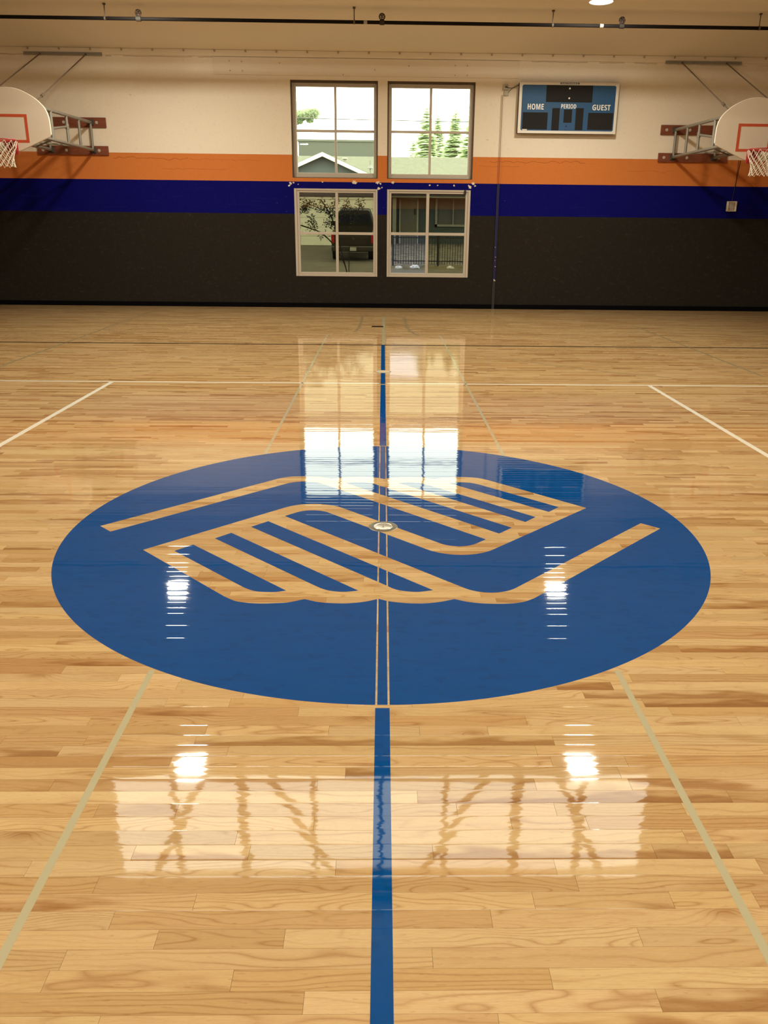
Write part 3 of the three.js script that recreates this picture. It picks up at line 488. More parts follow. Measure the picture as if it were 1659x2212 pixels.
// ---------------------------------------------------------------- basketball hoops on wall brackets
{
  const hoop = thing('basketball_hoop', 'fan-shaped basketball hoop on a wall bracket left of the windows', 'basketball hoop', -6.52, 0, BACK, 'wall-mounted basketball hoops');
  const steel = std(lin(0.25, 0.235, 0.195), 0.45, { metalness: 0.35 }), dark = std(lin(0.06, 0.055, 0.045), 0.6), redSteel = std(lin(0.36, 0.022, 0.028), 0.4);
  const boardWood = new THREE.MeshStandardMaterial({ color: 0xffffff, roughness: 0.6, map: canvasTexture(512, 64, (c, w, h) => {
    c.fillStyle = '#7a3d22'; c.fillRect(0, 0, w, h);
    for (let i = 0; i < 46; i++) { c.strokeStyle = `rgba(${rnd() < 0.6 ? '50,20,8' : '150,80,45'},${rr(0.12, 0.4)})`; c.lineWidth = rr(0.6, 2); c.beginPath(); const y = rnd() * h; for (let x = 0; x <= w; x += 8) c.lineTo(x, y + 6 * pn(x * 0.012, i * 1.7)); c.stroke(); }
    for (let k = 0; k < 5; k++) { const x = rr(40, 470), y = rr(16, 48); c.strokeStyle = 'rgba(45,16,6,0.6)'; for (let q = 1; q < 5; q++) { c.beginPath(); c.ellipse(x, y, q * 13, q * 4, 0, 0, 6.283); c.stroke(); } }
  }) });
  for (const [y0, y1] of [[3.107, 3.285], [3.640, 3.832]]) {
    const b = mesh('mounting_board', uvFrom(rbox(-0.735, 0.735, y0, y1, 0, 0.045, 0.004), (x, y) => [(x + 0.74) / 1.48, (y - y0) / (y1 - y0)]), boardWood, hoop);
    for (const x of [-0.62, -0.13, 0.55]) mesh('bolt', [disc(x, (y0 + y1) / 2, 0.048, 0.03, 0.008, 16), disc(x, (y0 + y1) / 2, 0.055, 0.014, 0.014, 6)], std(lin(0.45, 0.40, 0.32), 0.5), b);
  }
  for (const s of [-1, 1]) for (const y of [3.2, 3.735]) mesh('hinge', [rbox(s * 0.44 - 0.055, s * 0.44 + 0.055, y - 0.06, y + 0.055, 0.044, 0.056, 0.003), rbox(s * 0.44 - 0.045, s * 0.44 - 0.033, y - 0.05, y + 0.05, 0.05, 0.12, 0.003), rbox(s * 0.44 + 0.033, s * 0.44 + 0.045, y - 0.05, y + 0.05, 0.05, 0.12, 0.003)], dark, hoop);
  const ZB = 2.86;                                                  // back of the backboard
  for (const s of [-1, 1]) {
    const x = s * 0.44, yt = (z) => 3.735 - 0.022 * z, yb = (z) => 3.20 - 0.004 * z, P = (y, z) => V(x, y, z);
    const fr = [rod(P(yt(0.1), 0.09), P(yt(ZB), ZB), 0.031, 12), rod(P(yb(0.1), 0.09), P(yb(ZB), ZB), 0.031, 12)];
    for (const z of [0.1, 0.78, 1.42, 2.18]) fr.push(rod(P(yb(z), z), P(yt(z), z), z > 2 ? 0.031 : 0.027, 12));
    fr.push(rod(P(3.50, 1.42), P(3.385, 2.18), 0.022, 10), rod(P(3.455, 1.42), P(3.55, 1.42), 0.036, 12));
    mesh('bracket_frame', fr, steel, hoop);
  }
  mesh('cross_tube', [rod(V(-0.44, 3.19, 2.18), V(0.44, 3.19, 2.18), 0.024, 10), rod(V(-0.44, 3.68, 2.18), V(0.44, 3.68, 2.18), 0.024, 10), rod(V(-0.44, 3.2, 0.78), V(0.44, 3.2, 2.18), 0.018, 8), rod(V(0.44, 3.2, 0.78), V(-0.44, 3.2, 2.18), 0.018, 8)], steel, hoop);
  mesh('ceiling_rail', [box(-0.79, 0.79, 4.985, 5.045, 0.035, 0.048), box(-0.79, 0.79, 4.985, 4.995, 0.035, 0.08), ...[-0.6, -0.2, 0.2, 0.6].map((x) => disc(x, 5.02, 0.052, 0.014, 0.012, 8))], std(lin(0.28, 0.255, 0.20), 0.5), hoop);
  for (const [xa, xb] of [[-0.45, -0.47], [0.47, 0.47]]) {
    const a = V(xa, 5.0, 0.07), b = V(xb, 3.74, ZB - 0.01), at = (t) => a.clone().lerp(b, t);
    mesh('stay_rod', [rod(a, b, 0.011, 8), rod(at(0.86), at(0.90), 0.024, 8), disc(xa, 5.0, 0.07, 0.022, 0.03, 8)], std(lin(0.12, 0.085, 0.055), 0.5), hoop);
  }
  const half = [[0.13, 2.935], [0.66, 3.165], [0.694, 3.21], [0.692, 3.36], [0.68, 3.50], [0.63, 3.63], [0.555, 3.72], [0.46, 3.80], [0.35, 3.865], [0.23, 3.92], [0.11, 3.95], [0, 3.958]];
  const top = new THREE.CatmullRomCurve3(half.slice(2).map(([x, y]) => V(x, y, 0)), false, 'centripetal').getPoints(40).map((p) => [p.x, p.y]), right = [half[0], half[1], ...top];
  const board = [...right, ...right.slice(0, -1).reverse().map(([x, y]) => [-x, y])];
  mesh('backboard', plate(board, ZB, ZB + 0.042, 0.008), std(lin(0.66, 0.57, 0.46), 0.35), hoop);
  const frameShape = new THREE.Shape([[-0.305, 3.07], [0.305, 3.07], [0.305, 3.53], [-0.305, 3.53]].map(([x, y]) => new THREE.Vector2(x, y)));
  frameShape.holes.push(new THREE.Path([[-0.255, 3.115], [-0.255, 3.483], [0.255, 3.483], [0.255, 3.115]].map(([x, y]) => new THREE.Vector2(x, y))));
  mesh('target_square', new THREE.ExtrudeGeometry(frameShape, { depth: 0.0015, bevelEnabled: false }).translate(0, 0, ZB + 0.042), std(lin(0.50, 0.075, 0.025), 0.5), hoop);
  const ZR = ZB + 0.042 + 0.15 + 0.2286, YR = 3.075;
  const rim = mesh('rim', [new THREE.TorusGeometry(0.2286, 0.0095, 10, 48).rotateX(Math.PI / 2).translate(0, YR, ZR), rod(V(-0.06, YR - 0.012, ZB + 0.05), V(-0.10, YR - 0.012, ZR - 0.2), 0.009, 8), rod(V(0.06, YR - 0.012, ZB + 0.05), V(0.10, YR - 0.012, ZR - 0.2), 0.009, 8)], redSteel, hoop);
  mesh('rim_bracket', [rbox(-0.095, 0.095, 2.875, 3.10, ZB + 0.042, ZB + 0.056, 0.003), rbox(-0.085, 0.085, YR - 0.018, YR + 0.004, ZB + 0.05, ZB + 0.20, 0.004), plate([[0, YR - 0.02], [0.13, YR - 0.02], [0, YR - 0.17]], -0.006, 0.006).rotateY(-Math.PI / 2).translate(-0.07, 0, ZB + 0.055), plate([[0, YR - 0.02], [0.13, YR - 0.02], [0, YR - 0.17]], -0.006, 0.006).rotateY(-Math.PI / 2).translate(0.07, 0, ZB + 0.055)], redSteel, rim);
  const net = [], levels = [[0.2286, YR - 0.008], [0.205, YR - 0.11], [0.176, YR - 0.18], [0.155, YR - 0.24], [0.146, YR - 0.30], [0.150, YR - 0.36], [0.165, YR - 0.43]];
  const node = (k, i) => { const [r, y] = levels[k], a = ((i + (k % 2 ? 0.5 : 0)) / 12) * 2 * Math.PI; const j = k ? 0.006 : 0; return V(r * Math.cos(a) + j * pn(i * 3.1, k * 2.3), y + j * 2 * pn(i * 1.3 + 9, k * 4.1), ZR + r * Math.sin(a) + j * pn(i * 2.7, k + 30)); };
  for (let k = 0; k + 1 < levels.length; k++) for (let i = 0; i < 12; i++) { const a = node(k, i); net.push(rod(a, node(k + 1, i), 0.0052, 5), rod(a, node(k + 1, i - (k % 2 ? -1 : 1)), 0.0052, 5)); if (k) net.push(new THREE.IcosahedronGeometry(0.0085, 0).translate(a.x, a.y, a.z)); }
  mesh('net', net.map((g) => (g.index ? g.toNonIndexed() : g)), std(lin(0.72, 0.66, 0.54), 0.85), hoop);
  const other = hoop.clone(); other.name = numbered('basketball_hoop'); scene.add(other); other.position.x = 6.557; other.userData.label = 'fan-shaped basketball hoop on a wall bracket right of the scoreboard'; 
}

// ---------------------------------------------------------------- sprinkler pipe under the ceiling
{
  const PZ = -10.89, PYc = 5.085, black = new THREE.MeshPhysicalMaterial({ color: lin(0.008, 0.006, 0.005), roughness: 0.8, specularIntensity: 0.25 }), tilt = 0.0;
  const pipe = thing('sprinkler_pipe', 'long black sprinkler pipe hung under the ceiling across the whole photo', 'pipe');
  mesh('pipe', rod(V(-RX, PYc, PZ), V(RX, PYc, PZ), 0.029, 16), black, pipe);
  for (const x of [-0.335, 3.75]) mesh('tape_band', rod(V(x - 0.03, PYc, PZ), V(x + 0.03, PYc, PZ), 0.0305, 16), std(lin(0.34, 0.30, 0.24), 0.7), pipe);
  for (const x of [-4.79, -0.528, 2.90, 6.50, -8.8, 10.0]) { const top = CEIL(PZ); mesh('hanger_rod', [rod(V(x, PYc + 0.03, PZ), V(x, top, PZ), 0.009, 8), disc(0, 0, 0, 0.034, 0.03, 16).rotateY(Math.PI / 2).translate(x, PYc, PZ), rod(V(x, top - 0.025, PZ), V(x, top, PZ), 0.025, 10)], std(lin(0.10, 0.075, 0.05), 0.7), pipe); }
  for (const x of [-4.22, -0.05, 4.10]) {
    const g = []; const cy = PYc + 0.10;
    g.push(rod(V(x - 0.04, PYc, PZ), V(x + 0.04, PYc, PZ), 0.041, 16));
    for (let k = 0; k < 4; k++) g.push(new THREE.TorusGeometry(0.052, 0.005, 6, 24).rotateY((k * Math.PI) / 4).translate(x, cy - 0.01, PZ));
    g.push(new THREE.TorusGeometry(0.052, 0.005, 6, 24).rotateX(Math.PI / 2).translate(x, cy - 0.01, PZ), new THREE.TorusGeometry(0.036, 0.005, 6, 24).rotateX(Math.PI / 2).translate(x, cy + 0.028, PZ));
    const sp = mesh('sprinkler_head', g, std(lin(0.022, 0.016, 0.011), 0.8), pipe);
    mesh('deflector', [rod(V(x, cy - 0.06, PZ), V(x, cy, PZ), 0.012, 10), rod(V(x, cy + 0.012, PZ), V(x, cy + 0.018, PZ), 0.024, 14)], std(lin(0.10, 0.035, 0.02), 0.6), sp);
  }
}

// ---------------------------------------------------------------- outside: street, yard, house, truck, trees
const grit = (a, b, sx = 30, sy = 30) => noiseTexture(256, (u, v) => { const t = Math.max(0, Math.min(1, 0.5 + 0.9 * pn(u * sx, v * sy, 1) + 0.5 * pn(u * sx * 3, v * sy * 3, 5))); return a.map((c, i) => c + (b[i] - c) * t); });
{
  const G0 = -20.6, gy = (z) => (z > G0 ? -0.02 : -0.02 + (G0 - z) * 0.0643);
  const asphalt = std(lin(1, 1, 1), 0.95); asphalt.map = grit([0.05, 0.045, 0.035], [0.08, 0.07, 0.058]); asphalt.map.repeat.set(40, 40);
  const ground = mesh('ground', uvFrom(box(-150, 150, -0.6, -0.14, -200, 100), (x, y, z) => [x / 300, z / 300]), asphalt, scene); ground.userData.kind = 'structure';
  const street = mesh('street', uvFrom(box(-60, 60, -0.14, -0.02, G0, WZ - 0.22), (x, y, z) => [x / 120, z / 120]), asphalt, scene); street.userData.kind = 'structure';
  const slope = (x0, x1, za, zb, lift, m, name) => { const o = mesh(name, uvFrom(prism([[za, gy(za) + lift], [za, -0.14], [zb, -0.14], [zb, gy(zb) + lift]], x0, x1), (x, y, z) => [x / 6, z / 6]), m, scene); o.userData.kind = 'structure'; return o; };
  const concrete = std(lin(1, 1, 1), 0.9); concrete.map = grit([0.080, 0.072, 0.050], [0.122, 0.110, 0.080], 8, 14);
  const grass = std(lin(1, 1, 1), 1); grass.map = grit([0.055, 0.048, 0.020], [0.17, 0.145, 0.065], 22, 60);
  const leaves = std(lin(1, 1, 1), 1); leaves.map = grit([0.035, 0.036, 0.027], [0.22, 0.19, 0.145], 26, 40);
  slope(-9, 0.22, G0, -46, 0.02, concrete, 'driveway'); slope(0.22, 30, -26.3, -46, 0.02, leaves, 'front_yard'); slope(0.22, 30, -24.95, -26.3, 0.02, grass, 'grass_strip'); slope(0.22, 30, -23.6, -24.95, 0.03, concrete, 'sidewalk'); slope(0.22, 30, G0, -23.6, 0.0, asphalt, 'gutter_strip'); slope(-30, -9, G0, -46, 0.02, grass, 'neighbour_lawn');

  // house
  const house = thing('house', 'dark teal house with a white garage door and pale shingle roof seen through the windows', 'house');
  const teal = std(lin(0.052, 0.072, 0.068), 0.85), white = std(lin(0.84, 0.85, 0.70), 0.7), shingle = std(lin(1, 1, 1), 0.95), darkTrim = std(lin(0.035, 0.025, 0.025), 0.8);
  shingle.map = noiseTexture(512, (u, v) => { const row = Math.floor(v * 40), f = v * 40 - row, t = (f < 0.22 + 0.1 * pn(u * 40, row * 2.3) ? 0.72 : 1) * (0.95 + 0.22 * pn(u * 60, row * 3.1, 2)); return [0.125 * t, 0.135 * t, 0.088 * t]; });
  shingle.map.repeat.set(1, 1);
  const GZ = -34.6, gb = 0.9;
  mesh('garage_wall', [box(-6.0, -4.55, 0.4, 3.5, GZ - 0.3, GZ), box(-0.42, 0.12, 0.4, 3.3, GZ - 0.3, GZ), box(-4.55, -0.42, 3.05, 3.5, GZ - 0.3, GZ), plate([[-6.0, 3.5], [-0.0, 3.5], [0.0, 3.72], [-2.81, 4.86], [-5.62, 3.72], [-6, 3.5]], GZ - 0.3, GZ), box(-0.02, 0.12, 0.4, 3.3, -40, GZ - 0.3)], teal, house);
  const door = mesh('garage_door', box(-4.5, -0.5, 0.85, 2.98, GZ - 0.08, GZ - 0.04), white, house);
  for (let i = 0; i < 5; i++) mesh('door_panel', rbox(-4.5, -0.5, 0.88 + i * 0.42, 0.88 + i * 0.42 + 0.40, GZ - 0.05, GZ - 0.005, 0.015), white, door);
  mesh('door_trim', [box(-4.62, -0.40, 2.97, 3.06, GZ, GZ + 0.03), box(-4.62, -4.5, 0.85, 2.98, GZ, GZ + 0.03), box(-0.5, -0.40, 0.85, 2.98, GZ, GZ + 0.03)], white, house);
  mesh('eave', [box(-6.4, 12, 3.16, 3.30, -35.7, -35.2), box(-6, -0.1, 3.1, 3.28, GZ, GZ + 0.1)], darkTrim, house);
  const rake = (s) => plate([[0, 4.98], [s * 3.15, 4.98 - 3.15 * 0.425], [s * 3.15, 4.80 - 3.15 * 0.425], [0, 4.80]].sort(() => 0), GZ + 0.3, GZ + 0.36).translate(-2.81, 0, 0);
  mesh('barge_board', [rake(1), rake(-1)], std(lin(0.55, 0.56, 0.48), 0.7), house);
  const gable = (s) => { const g = new THREE.BufferGeometry(); const a = [-2.81, 5.0, GZ + 0.34], b = [-2.81 + s * 3.15, 5.0 - 3.15 * 0.425, GZ + 0.34], c = [-2.81 + s * 3.15, 5.0 - 3.15 * 0.425, -39], d = [-2.81, 5.0, -41]; const lo = (p) => [p[0], p[1] - 0.08, p[2]]; const q = [a, b, c, d, lo(a), lo(b), lo(c), lo(d)].flat(); g.setAttribute('position', new THREE.Float32BufferAttribute(q, 3)); g.setIndex([0, 1, 2, 0, 2, 3, 4, 6, 5, 4, 7, 6, 0, 4, 5, 0, 5, 1]); const n = g.toNonIndexed(); n.computeVertexNormals(); return uvFrom(n, (x, y, z) => [z / 6, x / 6]); };
  mesh('gable_roof', [gable(1), gable(-1)], shingle, house);
  mesh('main_roof', uvFrom(prism([[-35.2, 3.28], [-42, 5.43], [-49, 3.28], [-49, 3.1], [-35.2, 3.1]], -7, 12.5), (x, y, z) => [x / 6, -z / 6]), shingle, house);
  mesh('front_wall', [box(0.12, 2.55, 0.5, 3.2, -36.3, -36), box(4.2, 12, 0.5, 3.2, -36.3, -36), box(2.55, 4.2, 0.5, 1.8, -36.3, -36), box(2.55, 4.2, 3.12, 3.2, -36.3, -36)], teal, house);
  mesh('column', rbox(0.42, 0.61, 0.95, 3.16, -35.6, -35.4, 0.02), std(lin(0.28, 0.29, 0.235), 0.7), house);
  const fd = mesh('front_door', rbox(0.84, 1.62, 0.95, 3.05, -36, -35.95, 0.01), std(lin(0.12, 0.12, 0.092), 0.7), house);
  mesh('door_frame', [box(1.62, 1.70, 0.95, 3.1, -36, -35.93), box(0.76, 0.84, 0.95, 3.1, -36, -35.93), box(0.76, 1.70, 3.05, 3.13, -36, -35.93)], std(lin(0.32, 0.32, 0.26), 0.7), fd);
  mesh('handle', rbox(1.50, 1.56, 2.35, 2.62, -35.95, -35.90, 0.01), darkTrim, fd);
  const hw = mesh('house_window', [box(2.52, 2.62, 1.80, 3.16, -36, -35.94), box(2.52, 4.3, 1.80, 1.90, -36, -35.94), box(2.52, 4.3, 3.08, 3.16, -36, -35.94), box(3.37, 3.42, 1.9, 3.1, -36, -35.95), box(4.2, 4.3, 1.8, 3.16, -36, -35.94)], std(lin(0.25, 0.26, 0.21), 0.6), house);
  mesh('blind', box(2.6, 4.25, 1.88, 3.1, -36.12, -36.08), std(lin(0.10, 0.104, 0.09), 0.8), hw);
  mesh('roof_vent', [rod(V(-1.95, 4.3, -38), V(-1.95, 4.98, -38), 0.08, 12), rod(V(-1.95, 4.98, -38), V(-1.95, 5.05, -38), 0.16, 12, 0.1)], std(lin(0.24, 0.24, 0.19), 0.7), house);
  mesh('vent_pipe', [rod(V(-0.68, 4.1, -38), V(-0.68, 4.94, -38), 0.025, 8), rod(V(-0.68, 4.55, -38), V(-0.68, 4.72, -38), 0.16, 12, 0.03)], std(lin(0.16, 0.17, 0.15), 0.7), house);
  const far = thing('far_building', 'large grey-green building rising behind the house roof', 'building');
  mesh('wall', box(-10.45, -0.9, -0.14, 11.75, -108, -100), std(lin(0.09, 0.103, 0.08), 0.9), far); mesh('roof_edge', box(-10.6, -0.75, 11.75, 11.97, -108.1, -99.9), std(lin(0.12, 0.135, 0.10), 0.9), far);

  // fence
  const fence = thing('yard_fence', 'black metal picket fence in front of the yard, seen through the lower right window', 'fence', 0, 0, -26.2), fm = std(lin(0.012, 0.012, 0.012), 0.6);
  mesh('rail', box(0.35, 7, 1.36, 1.40, -0.02, 0.02), fm, fence); mesh('rail', box(0.35, 7, 0.52, 0.555, -0.02, 0.02), fm, fence);
  for (const x of [0.36, 2.05, 3.75, 5.4]) mesh('post', box(x - 0.03, x + 0.03, 0.30, 1.48, -0.03, 0.03), fm, fence);
  const pk = []; for (let x = 0.46; x < 7; x += 0.097) pk.push(box(x - 0.009, x + 0.009, 0.42, 1.44, -0.009, 0.009)); mesh('pickets', pk, fm, fence).userData.kind = 'stuff';

  // truck
  const truck = thing('pickup_truck', 'dark brown pickup truck parked on the driveway, seen from behind', 'pickup truck', -1.19, gy(-30) , -27.6);
  truck.rotation.x = Math.atan(0.0643); truck.position.y = gy(-27.6) + 0.03;
  const body = std(lin(0.030, 0.025, 0.017), 0.35), glassT = std(lin(0.02, 0.022, 0.02), 0.08), rubber = std(lin(0.01, 0.01, 0.01), 0.8), chrome = std(lin(0.20, 0.19, 0.15), 0.3, { metalness: 0.6 });
  mesh('bed', [rbox(-0.83, -0.72, 0.42, 1.06, -2.0, 0.0, 0.03), rbox(0.72, 0.83, 0.42, 1.06, -2.0, 0.0, 0.03), rbox(-0.75, 0.75, 0.42, 0.52, -2.0, -0.02, 0.02)], body, truck);
  mesh('tailgate', [rbox(-0.72, 0.72, 0.50, 1.05, -0.09, 0.0, 0.02), rbox(-0.62, 0.62, 0.60, 0.92, -0.02, 0.012, 0.01)], body, truck);
  mesh('cab', [plate([[-0.84, 0.4], [0.84, 0.4], [0.84, 1.12], [0.64, 1.76], [0.55, 1.82], [-0.55, 1.82], [-0.64, 1.76], [-0.84, 1.12]], -3.7, -2.0, 0.03), rbox(-0.82, 0.82, 0.40, 1.08, -5.2, -3.7, 0.06)], body, truck);
  mesh('rear_window', plate([[-0.70, 1.22], [0.70, 1.22], [0.57, 1.66], [-0.57, 1.66]], -2.01, -1.985), glassT, truck);
  for (const s of [-1, 1]) { mesh('tail_light', rbox(s * 0.775 - 0.065, s * 0.775 + 0.065, 0.66, 1.02, -0.06, 0.022, 0.015), std(lin(0.36, 0.02, 0.02), 0.25), truck); mesh('mirror', rbox(s * 0.97 - 0.09, s * 0.97 + 0.09, 1.10, 1.30, -3.5, -3.4, 0.03), body, truck); for (const z of [-0.85, -4.3]) mesh('wheel', new THREE.CylinderGeometry(0.35, 0.35, 0.24, 28).rotateZ(Math.PI / 2).translate(s * 0.71, 0.35, z), rubber, truck); }
  mesh('bumper', [rbox(-0.83, 0.83, 0.38, 0.54, 0.0, 0.14, 0.03)], std(lin(0.04, 0.036, 0.028), 0.35), truck);
  mesh('bumper_step', [rbox(-0.80, 0.80, 0.53, 0.56, 0.02, 0.15, 0.008), rbox(-0.60, 0.60, 0.33, 0.355, 0.02, 0.13, 0.008)], chrome, truck);
  mesh('number_plate', rbox(-0.14, 0.14, 0.395, 0.53, 0.14, 0.15, 0.004), std(lin(0.42, 0.42, 0.36), 0.5), truck);
  mesh('badge', disc(0.02, 0.84, 0.016, 0.045, 0.012, 16).scale(1, 0.7, 1).translate(0, 0.25, 0), chrome, truck);

  // litter
  const litter = (x, z, s, label) => { const g = new THREE.IcosahedronGeometry(1, 3), p = g.attributes.position; for (let i = 0; i < p.count; i++) { const v = V(p.getX(i), p.getY(i), p.getZ(i)), k = 1 + 0.5 * pn(v.x * 2.3 + x * 9, v.y * 2.3, v.z * 2.3); p.setXYZ(i, v.x * k * s * 1.3, Math.max(-0.3, v.y) * k * s * 0.75, v.z * k * s); } g.computeVertexNormals(); const o = tag(mesh('plastic_bag', g, std(lin(0.62, 0.63, 0.62), 0.6), scene), label, 'plastic bag', 'litter bags by the fence'); o.position.set(x, gy(z) + 0.02 + s * 0.2, z); };
  litter(0.56, -25.3, 0.10, 'white crumpled plastic bag on the grass by the fence corner, left of the other bag'); litter(1.15, -25.4, 0.13, 'pale rounded plastic bag on the grass in front of the fence, middle of the pane'); litter(2.45, -25.4, 0.10, 'flat white litter on the brown grass seen through the right pane');

  // wire
  const line = thing('power_line', 'thin overhead wire crossing behind both upper windows', 'power line', 0, 0, -30);
  mesh('wire', new THREE.TubeGeometry(new THREE.CatmullRomCurve3([V(-20, 6.5, 0), V(-7, 5.95, 0), V(0, 5.835, 0), V(7, 5.83, 0), V(20, 6.4, 0)]), 60, 0.016, 6), std(lin(0.10, 0.11, 0.09), 0.7), line);
  for (const x of [-20, 20]) mesh('pole', rod(V(x, -0.14, 0), V(x, 7.5, 0), 0.13, 10, 0.09), std(lin(0.08, 0.06, 0.045), 0.9), line);

  // trees
  const hazedLeaf = (c) => new THREE.MeshPhysicalMaterial({ color: lin(...c), roughness: 1, transmission: 0.6, thickness: 0, side: THREE.DoubleSide, specularIntensity: 0.1 });  // distant haze is put into the leaf colour as extra paleness
  const leafM = (c) => std(lin(...c), 0.9, { side: THREE.DoubleSide }), bark = std(lin(0.035, 0.028, 0.02), 0.9), paleBark = std(lin(0.14, 0.15, 0.10), 0.9);
  const fir = (x, z, y0, top, r, label) => {
    const t = thing('fir_tree', label, 'tree', x, 0, z, 'row of firs behind the house'), g = [], n = Math.round((top - y0) * 5), pos = [];
    for (let k = 0; k < n; k++) {
      const f = k / n, y = top - f * (top - y0), R = 0.12 + r * Math.pow(f, 0.8) * rr(0.75, 1.15), m = 12 + Math.floor(14 * f);
      for (let i = 0; i < m; i++) {
        const a = (i / m) * 6.283 + rr(-0.3, 0.3), l = R * rr(0.55, 1.2), w = l * 0.22 + 0.10, dx = Math.cos(a), dz = Math.sin(a), lift = rr(-0.1, 0.25) * l - 0.18 * l;
        for (const [o, s] of [[0, 1], [0.45, 0.75], [-0.45, 0.75]]) { const b = a + o, ex = Math.cos(b) * l * s, ez = Math.sin(b) * l * s; pos.push(0, y + 0.06, 0, ex * 0.55 - dz * w, y + lift * 0.5 - 0.04, ez * 0.55 + dx * w, ex, y + lift, ez, 0, y + 0.06, 0, ex, y + lift, ez, ex * 0.55 + dz * w, y + lift * 0.5 - 0.04, ez * 0.55 - dx * w); }
      }
    }
    const fg = new THREE.BufferGeometry(); fg.setAttribute('position', new THREE.Float32BufferAttribute(pos, 3)); fg.computeVertexNormals();
    mesh('foliage', fg, hazedLeaf([0.74, 0.82, 0.62]), t); mesh('trunk', rod(V(0, -0.14, 0), V(0, top - 0.2, 0), 0.22, 8, 0.02), paleBark, t);
  };
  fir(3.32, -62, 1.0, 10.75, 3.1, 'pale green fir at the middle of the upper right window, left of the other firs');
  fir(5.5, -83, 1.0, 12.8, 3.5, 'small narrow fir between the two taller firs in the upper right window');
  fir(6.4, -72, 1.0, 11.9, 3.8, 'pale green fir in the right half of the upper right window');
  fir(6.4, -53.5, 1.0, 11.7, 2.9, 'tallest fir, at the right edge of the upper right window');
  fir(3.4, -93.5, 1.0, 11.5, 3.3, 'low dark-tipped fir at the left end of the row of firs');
  const crown = (parent, blobs, n, size, c) => { const pos = []; for (const [bx, by, bz, br] of blobs) for (let i = 0; i < n; i++) { const u = V(rr(-1, 1), rr(-1, 1), rr(-1, 1)); if (u.length() > 1) { i--; continue; } const p = V(bx + u.x * br, by + u.y * br * 0.7, bz + u.z * br), a = V(rr(-1, 1), rr(-1, 1), rr(-1, 1)).normalize(), b = V(rr(-1, 1), rr(-1, 1), rr(-1, 1)).cross(a).normalize(), s = size * rr(0.6, 1.3); for (const [i1, j1] of [[-1, 0], [0, -0.45], [1, 0], [-1, 0], [1, 0], [0, 0.45]]) pos.push(p.x + (a.x * i1 + b.x * j1) * s, p.y + (a.y * i1 + b.y * j1) * s, p.z + (a.z * i1 + b.z * j1) * s); } const g = new THREE.BufferGeometry(); g.setAttribute('position', new THREE.Float32BufferAttribute(pos, 3)); g.computeVertexNormals(); const m = mesh('foliage', g, hazedLeaf(c), parent); m.userData.kind = 'stuff'; return m; };
  const bt = thing('broadleaf_tree', 'pale green bushy tree top at the left of the upper left window', 'tree', 0, 0, -50);
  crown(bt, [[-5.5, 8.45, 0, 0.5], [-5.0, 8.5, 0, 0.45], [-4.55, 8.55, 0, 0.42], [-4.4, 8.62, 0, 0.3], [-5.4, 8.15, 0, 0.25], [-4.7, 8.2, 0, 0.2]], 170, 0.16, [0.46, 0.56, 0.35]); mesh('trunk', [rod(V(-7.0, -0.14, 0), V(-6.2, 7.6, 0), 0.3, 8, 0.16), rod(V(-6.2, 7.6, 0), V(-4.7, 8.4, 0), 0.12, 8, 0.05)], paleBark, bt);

  const yt = thing('young_tree', 'slender young tree with dark leaves close outside the lower left window', 'tree', 0, 0, -18.5), tubes = [], tips = [];
  const branch = (pts, r) => { const c = new THREE.CatmullRomCurve3(pts.map(([x, y, z = 0]) => V(x, y, z))); tubes.push(new THREE.TubeGeometry(c, 24, r, 6)); for (let i = 4; i <= 24; i++) tips.push([c.getPoint(i / 24), r]); };
  branch([[-0.95, -0.02], [-1.05, 0.6], [-1.25, 1.05], [-1.42, 1.28], [-1.65, 1.5], [-1.85, 1.62], [-2.05, 1.68], [-2.3, 1.76]], 0.018);
  branch([[-1.05, 0.6], [-1.18, 1.1], [-1.27, 1.5], [-1.36, 1.78], [-1.48, 2.05], [-1.62, 2.28], [-1.72, 2.42]], 0.02);
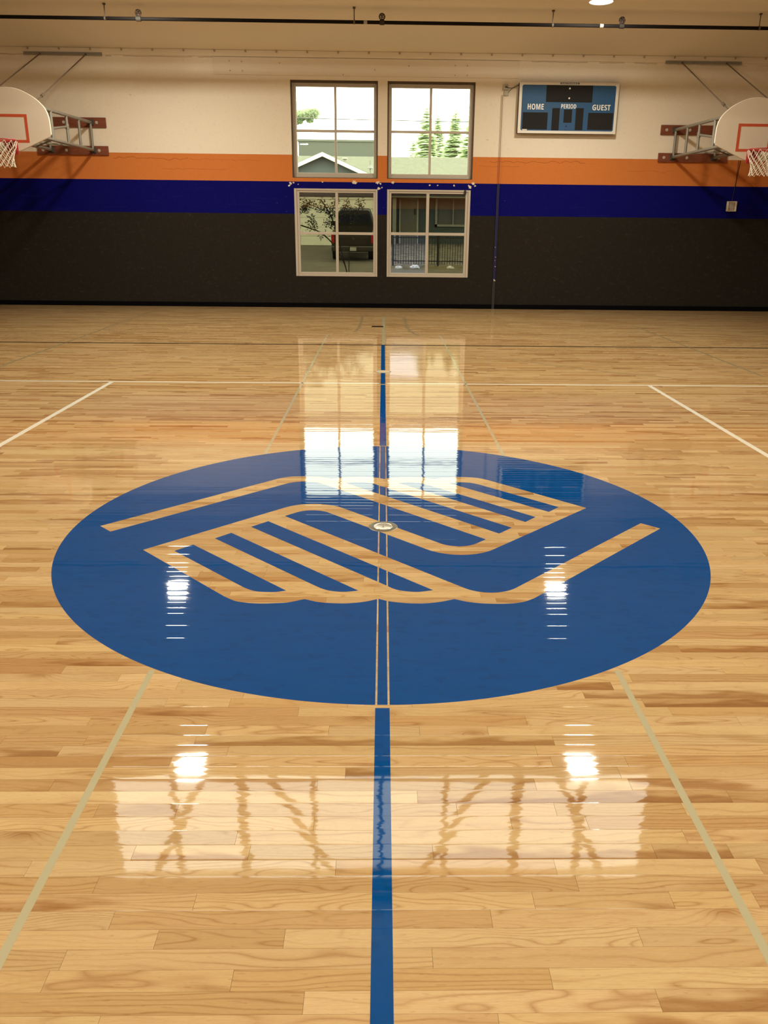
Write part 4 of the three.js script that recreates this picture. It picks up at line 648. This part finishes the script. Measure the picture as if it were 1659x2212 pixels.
  branch([[-1.36, 1.78], [-1.25, 1.98], [-1.1, 2.15], [-0.98, 2.4]], 0.013); branch([[-1.48, 2.05], [-1.68, 2.16], [-1.95, 2.28], [-2.2, 2.36]], 0.012); branch([[-1.42, 1.92], [-1.4, 2.15], [-1.32, 2.45]], 0.011);
  branch([[-0.95, 1.2], [-0.86, 1.7], [-0.78, 2.0], [-0.70, 2.18], [-0.6, 2.33]], 0.012); branch([[-0.95, -0.02], [-0.97, 0.6], [-0.95, 1.2]], 0.014); branch([[-0.82, 1.85], [-0.84, 2.05], [-0.9, 2.2]], 0.009); branch([[-0.72, 2.15], [-0.66, 2.3], [-0.64, 2.42]], 0.008);
  branch([[-1.85, 1.62], [-1.98, 1.78], [-2.0, 1.95]], 0.008); branch([[-1.36, 1.7], [-1.5, 1.78], [-1.58, 1.84]], 0.008); branch([[-2.05, 2.3], [-2.15, 2.2], [-2.24, 2.12]], 0.008); branch([[-1.7, 1.54], [-1.72, 1.44], [-1.76, 1.36]], 0.006);
  mesh('branches', tubes, bark, yt);
  const pos = []; for (const [p, r] of tips) { if (p.y < 1.45) continue; const dense = p.y > 1.9 && p.x < -0.95 ? 6 : p.x > -0.95 ? 2 : 3; for (let i = 0; i < dense; i++) { const q = p.clone().add(V(rr(-0.11, 0.11), rr(-0.09, 0.11), rr(-0.1, 0.1))), a = V(rr(-1, 1), rr(-0.8, 0.8), rr(-0.6, 0.6)).normalize(), b = V(-a.y, a.x, rr(-0.5, 0.5)).normalize(), s = rr(0.028, 0.048); for (const [i1, j1] of [[-1, 0], [0, -0.3], [1, 0], [-1, 0], [1, 0], [0, 0.3]]) pos.push(q.x + (a.x * i1 + b.x * j1) * s, q.y + (a.y * i1 + b.y * j1) * s, q.z + (a.z * i1 + b.z * j1) * s); } }
  const lg = new THREE.BufferGeometry(); lg.setAttribute('position', new THREE.Float32BufferAttribute(pos, 3)); lg.computeVertexNormals(); mesh('foliage', lg, leafM([0.045, 0.05, 0.025]), yt).userData.kind = 'stuff';
}

renderer.render(scene, camera);
